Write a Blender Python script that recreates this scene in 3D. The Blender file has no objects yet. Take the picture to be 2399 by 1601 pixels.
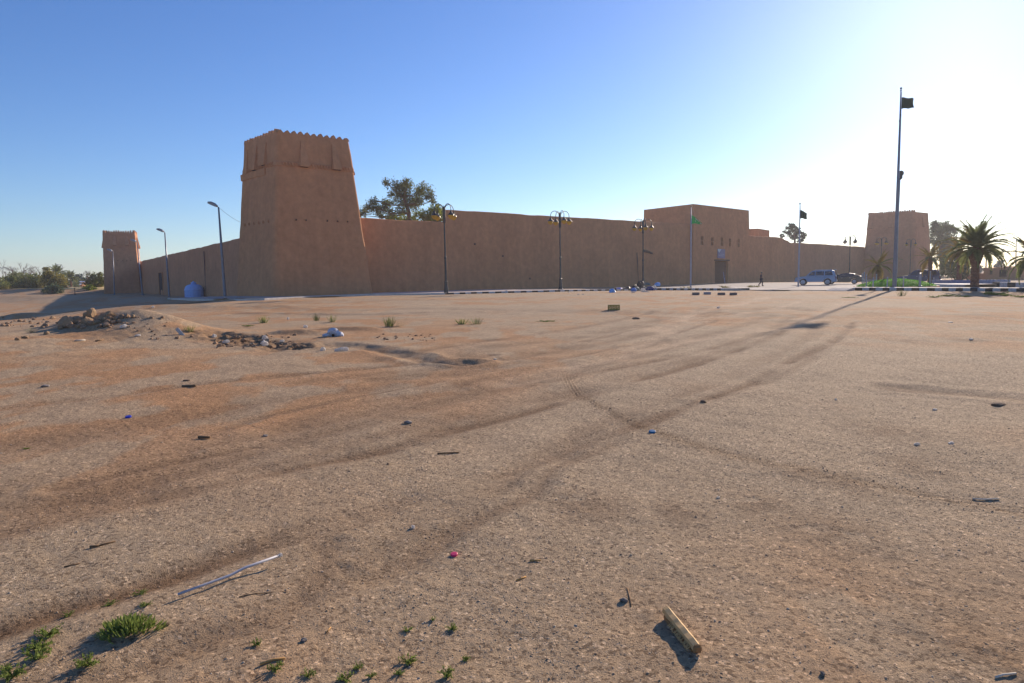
import bpy, math, random
import numpy as np
from mathutils import Vector, Matrix
random.seed(7)
RNG = np.random.default_rng(11)
R = math.radians
sc = bpy.context.scene
col = sc.collection

# ------------------------------------------------------------------ camera
CAM_H = 1.65
PITCH, ROLL = 5.48, -1.06
cam_d = bpy.data.cameras.new('camera'); cam = bpy.data.objects.new('camera', cam_d); col.objects.link(cam)
cam_d.lens = 24; cam_d.sensor_width = 36; cam_d.clip_start = 0.05; cam_d.clip_end = 9000
CM = Matrix.Rotation(R(90 - PITCH), 3, 'X') @ Matrix.Rotation(R(ROLL), 3, 'Z')
cam.matrix_world = Matrix.Translation((0, 0, CAM_H)) @ CM.to_4x4()
sc.camera = cam
F = 24 / 36 * 2399

HAZE = 0.00045
# ------------------------------------------------------------------ sky, sun, exposure
SUN_AZ, SUN_EL = 33.0, 19.5
world = bpy.data.worlds.new('World'); sc.world = world; world.use_nodes = True
nt = world.node_tree; nt.nodes.clear()
sky = nt.nodes.new('ShaderNodeTexSky'); sky.sky_type = 'NISHITA'; sky.sun_disc = False
sky.sun_elevation = R(SUN_EL); sky.sun_rotation = R(SUN_AZ)
sky.air_density = 1.0; sky.dust_density = 0.30; sky.ozone_density = 5.0; sky.altitude = 300
bg = nt.nodes.new('ShaderNodeBackground'); bg.inputs['Strength'].default_value = 0.081
wo = nt.nodes.new('ShaderNodeOutputWorld')
hs = nt.nodes.new('ShaderNodeHueSaturation'); hs.inputs['Saturation'].default_value = 1.12; hs.inputs['Hue'].default_value = 0.511
nt.links.new(sky.outputs[0], hs.inputs['Color']); nt.links.new(hs.outputs[0], bg.inputs['Color']); nt.links.new(bg.outputs[0], wo.inputs['Surface'])
sd = bpy.data.lights.new('sun', 'SUN'); sd.energy = 3.5; sd.angle = R(0.55); sd.color = (1.0, 0.84, 0.68)
sun = bpy.data.objects.new('sun', sd); col.objects.link(sun)
sdir = Vector((math.sin(R(SUN_AZ)) * math.cos(R(SUN_EL)), math.cos(R(SUN_AZ)) * math.cos(R(SUN_EL)), math.sin(R(SUN_EL))))
sun.rotation_euler = sdir.to_track_quat('Z', 'Y').to_euler()
sc.view_settings.view_transform = 'Standard'; sc.view_settings.look = 'None'
sc.view_settings.gamma = 1.0; sc.view_settings.exposure = 0.9; sc.view_settings.use_curve_mapping = False
sc.render.engine = 'CYCLES'
sc.cycles.use_denoising = True
sc.cycles.max_bounces = 6; sc.cycles.diffuse_bounces = 3; sc.cycles.glossy_bounces = 2
sc.cycles.transparent_max_bounces = 8; sc.cycles.volume_bounces = 0

# ------------------------------------------------------------------ photo point -> real place
def ray(x, y):
    v = CM @ Vector(((x - 1199.5) / F, (800.5 - y) / F, -1))
    return v.normalized()
def P(x, y, Y):
    """the place at depth Y metres seen at (x,y)"""
    d = ray(x, y); t = Y / d.y
    return Vector((d.x * t, Y, CAM_H + d.z * t))
def G(x, y, z=0.0):
    """the place on level z seen at (x,y)"""
    d = ray(x, y); t = (z - CAM_H) / d.z
    return Vector((d.x * t, d.y * t, z))
TT = np.geomspace(2.0, 400.0, 1400)
def GT(x, y):
    """the first place on the terrain met by the ray through (x,y)"""
    d = ray(x, y); zr = CAM_H + d.z * TT; X, Y = d.x * TT, d.y * TT
    m = (zr < 1.3) & (zr > -3.5); X, Y, zr, T = X[m], Y[m], zr[m], TT[m]
    gap = zr - smooth_h(X, Y)
    k = np.nonzero(gap < .25)[0]
    lo = max(0, (k[0] if len(k) else len(T) - 2) - 2); sl = slice(lo, lo + 260)
    g2 = zr[sl] - (smooth_h(X[sl], Y[sl]) + detail(X[sl], Y[sl])); q = np.nonzero(g2 <= 0)[0]
    i = lo + (max(1, q[0]) if len(q) else len(g2) - 1)
    a, b = g2[i - lo - 1], g2[i - lo]; f = 0 if a == b else min(1, max(0, a / (a - b))); t = T[i - 1] + (T[i] - T[i - 1]) * f
    p = Vector((d.x * t, d.y * t, 0)); p.z = gh(p.x, p.y); return p

# ------------------------------------------------------------------ terrain
TAB = np.random.default_rng(3).random((8, 256, 256))
def vn(x, y, s=0):
    xi = np.floor(x).astype(np.int64); yi = np.floor(y).astype(np.int64)
    fx = x - xi; fy = y - yi
    fx = fx * fx * (3 - 2 * fx); fy = fy * fy * (3 - 2 * fy)
    T = TAB[s % 8]
    a = T[xi & 255, yi & 255]; b = T[(xi + 1) & 255, yi & 255]; c = T[xi & 255, (yi + 1) & 255]; d = T[(xi + 1) & 255, (yi + 1) & 255]
    return (a * (1 - fx) + b * fx) * (1 - fy) + (c * (1 - fx) + d * fx) * fy
def fbm(x, y, o=4, s=0):
    r = 0; a = .5; t = 0
    for i in range(o):
        r = r + a * vn(x * 2 ** i + 17.3 * i, y * 2 ** i - 9.1 * i, s + i); t += a; a *= .5
    return r / t
def ss(a, b, x):
    t = np.clip((x - a) / (b - a), 0, 1); return t * t * (3 - 2 * t)
MOUNDS = [(-11.3, 21.2, 1.7, 1.2, .60), (-13.2, 21.4, 1.7, 1.3, .40), (-15.5, 17.0, 4.2, 4.0, .42), (-10.2, 19.6, 1.7, 1.3, .25),
          (-9.6, 14.5, 3.5, 2.2, .06), (-34, 47, 3.0, 1.4, .7), (-31, 49, 2, 1.0, .4), (-60, 84, 14, 4.5, .9), (-44, 78, 10, 4, .5),
          (-6.6, 20.9, 1.0, .35, .16), (-8.0, 19.9, .8, .3, .14), (-5.3, 21.9, 1.3, .4, .15), (-21, 42, 9, 2.0, .30), (-12, 50, 9, 2.5, .18),
          (-22, 60.5, 5, 1.2, .12), (6, 33, 4, 3, .05), (3, 12, 3, 2, .03)]
def smooth_h(X, Y):
    X = np.asarray(X, float); Y = np.asarray(Y, float)
    s = ss(22, 38, -X) * (.45 + .70 * ss(75, 45, Y)) * ss(22, 40, Y)
    h = -s
    # bank and dry field on the left, far off
    bk = ss(0, 1, (Y - (126 + (X + 105) * .25)) / 14.0) * ss(-62, -80, X)
    h = h + bk * (1.15 + .25 * fbm(X * .08, Y * .05, 3, 2))
    # plaza behind the kerb is a little lower
    pl = ss(56, 66, Y + .3 * (X - 20)) * ss(4, 16, X)
    h = h - .22 * pl - .30 * pl * ss(40, 60, X)
    for (cx, cy, rx, ry, a) in MOUNDS:
        h = h + a * np.exp(-(((X - cx) / rx) ** 2 + ((Y - cy) / ry) ** 2))
    return h
def polyd(X, Y, pts):
    """distance to a polyline and the way along it"""
    best = np.full(X.shape, 1e9); along = np.zeros(X.shape); sgn = np.zeros(X.shape); L = 0
    for (a, b) in zip(pts[:-1], pts[1:]):
        dx, dy = b[0] - a[0], b[1] - a[1]; l2 = dx * dx + dy * dy; l = math.sqrt(l2)
        t = np.clip(((X - a[0]) * dx + (Y - a[1]) * dy) / l2, 0, 1)
        px, py = X - a[0] - t * dx, Y - a[1] - t * dy
        d = np.hypot(px, py); m = d < best
        best = np.where(m, d, best); along = np.where(m, L + t * l, along); sgn = np.where(m, np.sign(px * dy - py * dx), sgn); L += l
    return best, along, sgn
def spline(pts, n=8):
    out = []
    P_ = [pts[0]] + list(pts) + [pts[-1]]
    for i in range(1, len(P_) - 2):
        p0, p1, p2, p3 = [np.array(p[:2], float) for p in P_[i - 1:i + 3]]
        for k in range(n):
            t = k / n
            out.append(.5 * ((2 * p1) + (-p0 + p2) * t + (2 * p0 - 5 * p1 + 4 * p2 - p3) * t * t + (-p0 + 3 * p1 - 3 * p2 + p3) * t ** 3))
    out.append(np.array(pts[-1][:2], float))
    return out
def tr(pix):
    return spline([tuple(G(x, y, 0)[:2]) for x, y in pix], 5)
# (points, width, depth, dark, red, pale, tread)
TRACKS = [
 (tr([(-250, 1330), (0, 1252), (204, 1204), (460, 1150), (664, 1103), (894, 1056), (1030, 1012), (1200, 974), (1353, 932), (1506, 890), (1634, 853), (1761, 808), (1838, 777)]), .16, .03, .85, .35, 0, 0),
 (tr([(-250, 1560), (60, 1455), (250, 1398), (434, 1337), (664, 1262), (843, 1209), (970, 1168), (1200, 1100), (1353, 1042), (1475, 1001), (1634, 945), (1761, 899), (1863, 843), (1965, 792), (1996, 757)]), .13, .03, .9, .45, 0, 0),
 (tr([(-250, 1290), (0, 1205), (204, 1165), (400, 1120), (600, 1060), (800, 1005), (980, 950), (1180, 905), (1400, 850), (1560, 800)]), .34, .02, .55, .25, 0, 0),
 (tr([(-250, 1200), (0, 1153), (255, 1100), (460, 1055), (690, 1005), (930, 945), (1130, 890), (1330, 852)]), .22, .02, .5, .7, 0, 0),
 (tr([(-100, 1060), (200, 1020), (420, 985), (640, 935), (880, 910), (1080, 872), (1250, 845)]), .40, .02, .45, .6, 0, 0),
 (tr([(-100, 975), (0, 959), (255, 928), (434, 905), (664, 882), (996, 851), (1150, 832)]), .16, .03, .6, .5, 0, 0),
 (tr([(1327, 869), (1338, 904), (1373, 935), (1455, 976), (1557, 1017), (1710, 1063), (1863, 1098), (2016, 1129), (2144, 1154), (2271, 1175), (2500, 1215)]), .11, .008, .20, .1, 0, 1),
 (tr([(1540, 775), (1600, 755), (1612, 737), (1680, 722), (1760, 708), (1800, 696)]), .5, .02, 0, 0, .8, 0),
 (tr([(1180, 900), (1420, 842), (1600, 800), (1780, 775), (1889, 756), (1955, 721), (1990, 703)]), .3, .02, 0, 0, .7, 0),
 (tr([(1400, 850), (1660, 745), (1800, 728), (1880, 705)]), .22, .02, 0, 0, .6, 0),
 (tr([(700, 817), (780, 808), (860, 812), (960, 833), (1012, 846), (1090, 852)]), .30, .10, .5, 0, 0, 0),  # earth step, not a track; its shade is painted by the dark value
 (tr([(560, 735), (800, 738), (1000, 734), (1200, 730)]), .5, .05, .3, 0, .2, 0),
 (tr([(400, 712), (700, 728), (1000, 724), (1500, 735), (2000, 745)]), 1.0, .04, .15, .3, 0, 0),
 (tr([(800, 1322), (850, 1340), (930, 1325), (980, 1305)]), .05, .008, .5, 0, 0, 0),
 (tr([(700, 1400), (760, 1330), (760, 1275)]), .10, .006, .4, 0, 0, 0),
 (tr([(2100, 908), (2250, 920), (2400, 935)]), .25, .03, .5, 0, 0, 0),
 (tr([(1750, 730), (1830, 722), (1900, 728)]), .6, .03, .4, 0, 0, 0),
]
# many faint passes sweeping the same way, beside the two clear ones
for k, (dx, dy, w_, dk_) in enumerate(((.0, 1.5, .16, .5), (.0, 2.6, .30, .35), (0, 3.4, .14, .45), (0, 4.8, .35, .35), (0, 6.0, .2, .4), (0, -.9, .25, .3), (1.2, -1.6, .12, .35), (0, 7.8, .4, .35), (0, 9.6, .3, .4), (1, 11.5, .5, .3))):
    src = TRACKS[k % 2][0]
    TRACKS.append(([np.array([p[0] * (1 - .02 * k) + dx + .3 * math.sin(i * .13 + k), p[1] * (1 + .04 * (k % 3)) + dy + .25 * math.sin(i * .09 + 2 * k)]) for i, p in enumerate(src)], w_ * .8, .018, dk_ * 1.3, .25, 0, 0))
CLODS = [(1868, 1108, .20), (1990, 1132, .24), (1650, 940, .22), (990, 1237, .13), (1590, 1195, .2), (1960, 1240, .3), (2340, 1560, .25),
         (2280, 740, .8), (2050, 735, .9), (1785, 725, .8), (2150, 1090, .3), (380, 985, .6),
         (2260, 795, .5), (2150, 800, .5), (1780, 1180, .25), (2080, 1010, .4), (1380, 1180, .3)]
CLODP = [tuple(G(x, y, 0)[:2]) + (r,) for x, y, r in CLODS]
TR_A, TR_B = G(505, 792, 0), G(700, 815, 0)
def detail(X, Y, want_masks=False):
    r = np.hypot(X, Y)
    rough = 1 + 2.6 * np.exp(-(((X + 12) / 5.5) ** 2 + ((Y - 19.5) / 4.5) ** 2)) + 2.0 * ss(25, 40, -X) * ss(110, 60, Y)
    h = (fbm(X * .35, Y * .35, 3, 1) - .5) * .06
    h = h + (fbm(X * 2.1, Y * 2.1, 3, 4) - .5) * .022 * rough
    f2 = fbm(X * 9, Y * 9, 3, 2)
    h = h + (f2 - .5) * .011 * np.minimum(rough, 2.4) * ss(60, 12, r)
    f3 = fbm(X * 30, Y * 30, 2, 5)
    h = h + (f3 - .5) * .004 * ss(30, 8, r)
    near = ss(70, 45, r)
    h = h * (.35 + .65 * ss(110, 45, r))
    dark = np.zeros(X.shape); red = np.zeros(X.shape); pale = np.zeros(X.shape)
    wob = (fbm(X * 1.3, Y * 1.3, 3, 6) - .5)
    for (pts, w, dep, dk, rd, pa, tread) in TRACKS:
        xs = [p[0] for p in pts]; ys = [p[1] for p in pts]; m = w * 4 + .6
        box = (X > min(xs) - m) & (X < max(xs) + m) & (Y > min(ys) - m) & (Y < max(ys) + m)
        if not box.any(): continue
        d, al, sg = polyd(X[box], Y[box], pts)
        wb = wob[box]; d2 = np.abs(d + (0 if tread else 1) * wb * w * 1.3)
        k = np.exp(-(d2 / w) ** 2)
        brk = np.clip(.35 + 1.7 * (fbm(al * .9 + w * 99, d * 2, 3, 3) - .22), 0, 1)
        kk = k * brk
        rim = np.exp(-((d - w * 1.7) / (w * .6)) ** 2) * .45
        if tread:
            g = np.cos(d * sg * 2 * math.pi / .05)
            h[box] += k * (-dep * .5 + .008 * g)
            dark[box] = np.maximum(dark[box], k * dk * (.7 - .6 * g))
        else:
            h[box] += -dep * kk + dep * rim * brk
            dark[box] = np.maximum(dark[box], np.minimum(1, kk * dk * 1.25))
        red[box] = np.maximum(red[box], np.exp(-(d2 / (w * 1.8)) ** 2) * rd)
        pale[box] = np.maximum(pale[box], kk * pa)
    for (cx, cy, rr) in CLODP:
        d = np.hypot((X - cx), (Y - cy) * .8) / rr
        k = np.exp(-d * d) * ss(.35, .6, fbm(X * 7 + cx, Y * 7, 3, 1) + .12)
        h = h + k * .005 * np.minimum(1.3, rr * 5) * (.3 + 1.4 * fbm(X * 22, Y * 22, 2, 4)); dark = np.maximum(dark, k * .55)
    # trench full of loose earth
    d, al, sg = polyd(X, Y, [(TR_A.x, TR_A.y), (TR_B.x, TR_B.y)])
    k = np.exp(-(d / .8) ** 2)
    h = h + k * (.42 * (fbm(X * 2.6, Y * 2.6, 4, 7) - .58)); dark = np.maximum(dark, .9 * k); 
    if not want_masks: return h
    grav = ss(.40, .66, fbm(X * .22 + 4, Y * .16, 4, 5) + .10 * ss(-3, 6, X) * ss(40, 20, Y) - .06 * ss(-2, -10, X))
    grav = np.maximum(grav, ss(.46, .60, fbm(X * 1.2, Y * .7, 4, 2)) * .85)
    redn = np.maximum(ss(.42, .66, fbm(X * .30 - 8, Y * .10, 4, 0)) * .85, ss(.52, .66, fbm(X * .9 + 8, Y * .6, 4, 6)) * .7)
    red = np.maximum(red, redn)
    sand = ss(30, 120, r)
    return h, grav, red, dark, pale, f3
def gh(x, y):
    return float(smooth_h(x, y) + detail(np.array([float(x)]), np.array([float(y)]))[0])

# ------------------------------------------------------------------ materials
MATS = {}
def mat(name, c, rough=.85, metal=0.0, var=.12, vscale=3.0, bump=0.0, bscale=20, trans=0.0, emis=None, spec=.3, alpha=None, c2=None, detailn=6):
    if name in MATS: return MATS[name]
    m = bpy.data.materials.new(name); m.use_nodes = True; n = m.node_tree; b = n.nodes['Principled BSDF']
    b.inputs['Roughness'].default_value = rough; b.inputs['Metallic'].default_value = metal
    b.inputs['Specular IOR Level'].default_value = spec
    tc = n.nodes.new('ShaderNodeTexCoord')
    no = n.nodes.new('ShaderNodeTexNoise'); no.inputs['Scale'].default_value = vscale; no.inputs['Detail'].default_value = detailn
    n.links.new(tc.outputs['Object'], no.inputs['Vector'])
    cr = n.nodes.new('ShaderNodeValToRGB'); cr.color_ramp.elements[0].position = .3; cr.color_ramp.elements[1].position = .7
    ca = [x * (1 - var) for x in c]; cb = [min(1, x * (1 + var)) for x in (c2 or c)]
    cr.color_ramp.elements[0].color = (*ca, 1); cr.color_ramp.elements[1].color = (*cb, 1)
    n.links.new(no.outputs['Fac'], cr.inputs[0]); n.links.new(cr.outputs[0], b.inputs['Base Color'])
    if bump:
        n2 = n.nodes.new('ShaderNodeTexNoise'); n2.inputs['Scale'].default_value = bscale; n2.inputs['Detail'].default_value = 6
        n.links.new(tc.outputs['Object'], n2.inputs['Vector'])
        bp = n.nodes.new('ShaderNodeBump'); bp.inputs['Strength'].default_value = 1; bp.inputs['Distance'].default_value = bump
        n.links.new(n2.outputs['Fac'], bp.inputs['Height']); n.links.new(bp.outputs[0], b.inputs['Normal'])
    if trans:
        o = n.nodes['Material Output']; t = n.nodes.new('ShaderNodeBsdfTranslucent'); mx = n.nodes.new('ShaderNodeMixShader')
        mx.inputs[0].default_value = trans; n.links.new(cr.outputs[0], t.inputs[0])
        n.links.new(b.outputs[0], mx.inputs[1]); n.links.new(t.outputs[0], mx.inputs[2]); n.links.new(mx.outputs[0], o.inputs[0])
    MATS[name] = m; return m

def ground_material():
    m = bpy.data.materials.new('desert_ground'); m.use_nodes = True; n = m.node_tree; b = n.nodes['Principled BSDF']
    b.inputs['Roughness'].default_value = .95; b.inputs['Specular IOR Level'].default_value = .12
    L = n.links.new
    at = n.nodes.new('ShaderNodeAttribute'); at.attribute_name = 'dirt_shade'
    sep = n.nodes.new('ShaderNodeSeparateColor'); L(at.outputs['Color'], sep.inputs[0])
    tc = n.nodes.new('ShaderNodeTexCoord')
    def noise(s, d=6, r=.6, w=None):
        x = n.nodes.new('ShaderNodeTexNoise'); x.inputs['Scale'].default_value = s; x.inputs['Detail'].default_value = d; x.inputs['Roughness'].default_value = r
        L(tc.outputs['Object'], x.inputs['Vector']); return x.outputs['Fac']
    def mix(f, a, bb, mode='MIX'):
        x = n.nodes.new('ShaderNodeMix'); x.data_type = 'RGBA'; x.blend_type = mode
        for k, v in ((0, f), (6, a), (7, bb)):
            if hasattr(v, 'is_linked'): L(v, x.inputs[k])
            elif k == 0: x.inputs[0].default_value = v
            else: x.inputs[k].default_value = (*v, 1)
        return x.outputs[2]
    def ramp(f, p0, p1, a=(0, 0, 0), c=(1, 1, 1)):
        x = n.nodes.new('ShaderNodeValToRGB'); x.color_ramp.elements[0].position = p0; x.color_ramp.elements[1].position = p1
        x.color_ramp.elements[0].color = (*a, 1); x.color_ramp.elements[1].color = (*c, 1); L(f, x.inputs[0]); return x.outputs[0]
    c = mix(sep.outputs[1], SAND, REDSAND)
    c = mix(sep.outputs[0], c, GRAVEL)
    c = mix(sep.outputs[2], c, DARKDIRT_SHADE)
    al = at.outputs['Alpha']
    c = mix(al, c, PALE)
    # grain at several sizes
    c = mix(1.0, c, ramp(noise(1.1, 8), .3, .7, (.90, .89, .88), (1.10, 1.09, 1.08)), 'MULTIPLY')
    c = mix(1.0, c, ramp(noise(22, 6, .7), .3, .7, (.80, .80, .80), (1.18, 1.17, 1.15)), 'MULTIPLY')
    c = mix(1.0, c, ramp(noise(110, 4, .8), .32, .68, (.68, .68, .68), (1.30, 1.28, 1.26)), 'MULTIPLY')
    # single dark and white grains
    v = n.nodes.new('ShaderNodeTexVoronoi'); v.inputs['Scale'].default_value = 60; v.feature = 'F1'; L(tc.outputs['Object'], v.inputs['Vector'])
    vs = n.nodes.new('ShaderNodeSeparateColor'); L(v.outputs['Color'], vs.inputs[0])
    dk = ramp(vs.outputs[0], .80, .84); c = mix(dk, c, mix(1.0, c, (.55, .53, .52), 'MULTIPLY'))
    wt = ramp(vs.outputs[1], .93, .95); c = mix(wt, c, mix(1.0, c, (1.6, 1.62, 1.66), 'MULTIPLY'))
    L(c, b.inputs['Base Color'])
    def add(a, bb, k):
        x = n.nodes.new('ShaderNodeMath'); x.operation = 'MULTIPLY_ADD'; L(bb, x.inputs[0]); x.inputs[1].default_value = k
        if a is None: x.inputs[2].default_value = 0
        else: L(a, x.inputs[2])
        return x.outputs[0]
    h = add(None, noise(7, 5, .6), .009)
    h = add(h, noise(31, 7, .74), .012)
    h = add(h, noise(130, 3, .7), .010)
    bp = n.nodes.new('ShaderNodeBump'); bp.inputs['Strength'].default_value = 1; bp.inputs['Distance'].default_value = 1.0
    L(h, bp.inputs['Height']); L(bp.outputs[0], b.inputs['Normal'])
    return m
SAND = (.50, .32, .175); REDSAND = (.49, .27, .128); GRAVEL = (.475, .35, .22); DARKDIRT_SHADE = (.25, .155, .085); PALE = (.60, .43, .27)

def mud_material(name, c, streak=1.0):
    m = bpy.data.materials.new(name); m.use_nodes = True; n = m.node_tree; b = n.nodes['Principled BSDF']; L = n.links.new
    b.inputs['Roughness'].default_value = .95; b.inputs['Specular IOR Level'].default_value = .15
    tc = n.nodes.new('ShaderNodeTexCoord')
    def noise(s, d=6, r=.55, sc_=None):
        x = n.nodes.new('ShaderNodeTexNoise'); x.inputs['Scale'].default_value = s; x.inputs['Detail'].default_value = d; x.inputs['Roughness'].default_value = r
        if sc_:
            mp = n.nodes.new('ShaderNodeMapping'); mp.inputs['Scale'].default_value = sc_; L(tc.outputs['Object'], mp.inputs[0]); L(mp.outputs[0], x.inputs['Vector'])
        else: L(tc.outputs['Object'], x.inputs['Vector'])
        return x.outputs['Fac']
    def ramp(f, p0, p1, a, c_):
        x = n.nodes.new('ShaderNodeValToRGB'); x.color_ramp.elements[0].position = p0; x.color_ramp.elements[1].position = p1
        x.color_ramp.elements[0].color = (*a, 1); x.color_ramp.elements[1].color = (*c_, 1); L(f, x.inputs[0]); return x.outputs[0]
    def mul(a, bb):
        x = n.nodes.new('ShaderNodeMix'); x.data_type = 'RGBA'; x.blend_type = 'MULTIPLY'; x.inputs[0].default_value = 1; L(a, x.inputs[6]); L(bb, x.inputs[7]); return x.outputs[2]
    c0 = ramp(noise(.25, 6), .3, .7, [v * .90 for v in c], [v * 1.08 for v in c])
    c0 = mul(c0, ramp(noise(1.6, 8, .65), .3, .72, (.86, .84, .81), (1.10, 1.10, 1.10)))
    c0 = mul(c0, ramp(noise(1.0, 6, .6, (1.6, 1.6, .10)), .3, .7, (1 - .07 * streak,) * 3, (1 + .04 * streak,) * 3))
    c0 = mul(c0, ramp(noise(9, 4, .6), .24, .36, (.80, .78, .76), (1, 1, 1)))
    L(c0, b.inputs['Base Color'])
    x = n.nodes.new('ShaderNodeMath'); x.operation = 'ADD'; L(noise(1.3, 5), x.inputs[0])
    y = n.nodes.new('ShaderNodeMath'); y.operation = 'MULTIPLY'; L(noise(14, 6, .7), y.inputs[0]); y.inputs[1].default_value = .35; L(y.outputs[0], x.inputs[1])
    bp = n.nodes.new('ShaderNodeBump'); bp.inputs['Strength'].default_value = .7; bp.inputs['Distance'].default_value = .10
    L(x.outputs[0], bp.inputs['Height']); L(bp.outputs[0], b.inputs['Normal'])
    return m

M_GROUND = ground_material()
M_MUD = mud_material('mud_plaster', (.60, .288, .138))
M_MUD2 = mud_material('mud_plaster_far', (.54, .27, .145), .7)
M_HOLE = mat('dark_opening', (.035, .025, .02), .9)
M_WOODD = mat('dark_door_wood', (.07, .04, .03), .8, vscale=6)
M_CONC = mat('pale_concrete', (.50, .44, .38), .9, vscale=2, bump=.01)
M_KW = mat('kerb_white_paint', (.52, .49, .46), .8, var=.25, vscale=5)
M_KB = mat('kerb_black_paint', (.045, .042, .042), .8, var=.3, vscale=5)
M_KR = mat('kerb_red_paint', (.45, .12, .05), .8)
M_KY = mat('kerb_yellow_paint', (.60, .42, .06), .8)
M_ROAD = mat('pale_dusty_road', (.42, .36, .31), .9, vscale=1.5, bump=.01)
M_IRON = mat('dark_painted_iron', (.025, .03, .032), .45, metal=.2, spec=.5)
M_STEEL = mat('galvanised_steel', (.38, .39, .42), .45, metal=.5)
M_GREYP = mat('grey_painted_pole', (.20, .21, .24), .4, metal=.3)
M_WPOLE = mat('white_painted_pole', (.38, .37, .42), .4)
M_AMBER = mat('amber_glass', (.70, .48, .05), .25, trans=.6, spec=.5)
M_FLAG = mat('green_flag_cloth', (.02, .42, .12), .8, trans=.35, vscale=8)
M_FLAGD = mat('dark_green_flag_cloth', (.012, .045, .028), .8, vscale=8)
M_WHITE = mat('white_plastic', (.78, .74, .68), .6, trans=.55)
M_TANK = mat('pale_blue_tank', (.34, .49, .82), .4, var=.08)
M_BLUE = mat('blue_plastic', (.07, .25, .65), .45)
M_LILAC = mat('lilac_plastic', (.38, .34, .66), .5)
M_BLACK = mat('black_plastic', (.02, .02, .024), .4)
M_GREYB = mat('grey_green_plastic', (.13, .17, .16), .5)
M_LEAF = mat('olive_leaves', (.15, .17, .045), .7, var=.45, vscale=.6, trans=.5)
M_LEAFB = mat('bright_leaves', (.20, .24, .03), .7, var=.35, vscale=.6, trans=.45)
M_LEAFD = mat('dark_leaves', (.11, .15, .065), .7, var=.4, vscale=.6, trans=.25)
M_LEAFY = mat('yellow_green_leaves', (.23, .20, .04), .7, var=.3, vscale=.6, trans=.45)
M_PALM = mat('palm_leaves', (.21, .24, .09), .6, var=.3, vscale=2, trans=.5)
M_PALMY = mat('yellowed_palm_leaves', (.30, .22, .05), .7, var=.3, vscale=2, trans=.4)
M_BARK = mat('grey_brown_bark', (.14, .095, .07), .95, vscale=6, bump=.02)
M_PBARK = mat('palm_bark', (.19, .105, .07), .95, var=.4, vscale=12, bump=.03)
M_GRASS = mat('watered_lawn', (.10, .27, .02), .9, var=.25, vscale=9, bump=.03)
M_WEED = mat('weed_leaves', (.22, .27, .06), .8, var=.35, vscale=12, trans=.35)
M_WEEDT = mat('tall_weed', (.24, .25, .09), .8, var=.3, vscale=4, trans=.4)
M_DRY = mat('dry_grass', (.62, .46, .20), .95, var=.2, vscale=.5)
M_ROCK = mat('sandstone_rubble', (.48, .31, .17), .95, vscale=4, bump=.03)
M_PEB = mat('gravel_stone', (.45, .31, .19), .95, var=.35, vscale=40, bump=0)
M_WOOD = mat('raw_timber', (.60, .38, .16), .75, var=.2, vscale=9)
M_GLASS = mat('dark_car_glass', (.02, .025, .03), .08, spec=.8)
M_TYRE = mat('tyre_rubber', (.02, .02, .02), .85)
M_RIM = mat('alloy_rim', (.45, .46, .50), .35, metal=.6)
M_LBLUE = mat('pale_blue_car_paint', (.20, .34, .50), .3, spec=.6, var=.04)
M_DBLUE = mat('dark_blue_car_paint', (.03, .045, .12), .25, spec=.7, var=.04)
M_DGREY = mat('charcoal_car_paint', (.04, .04, .045), .2, spec=.7, var=.04)
M_SILV = mat('silver_trim', (.50, .50, .54), .3, metal=.5)
M_RED = mat('red_lens', (.35, .02, .02), .3)
M_SKIN = mat('skin', (.22, .12, .08), .7)
M_CLOTH = mat('dark_clothing', (.035, .03, .045), .9)
M_PINK = mat('pink_plastic', (.85, .06, .16), .5)
M_SIGN = mat('grey_violet_sign_board', (.24, .22, .33), .6)

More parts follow.
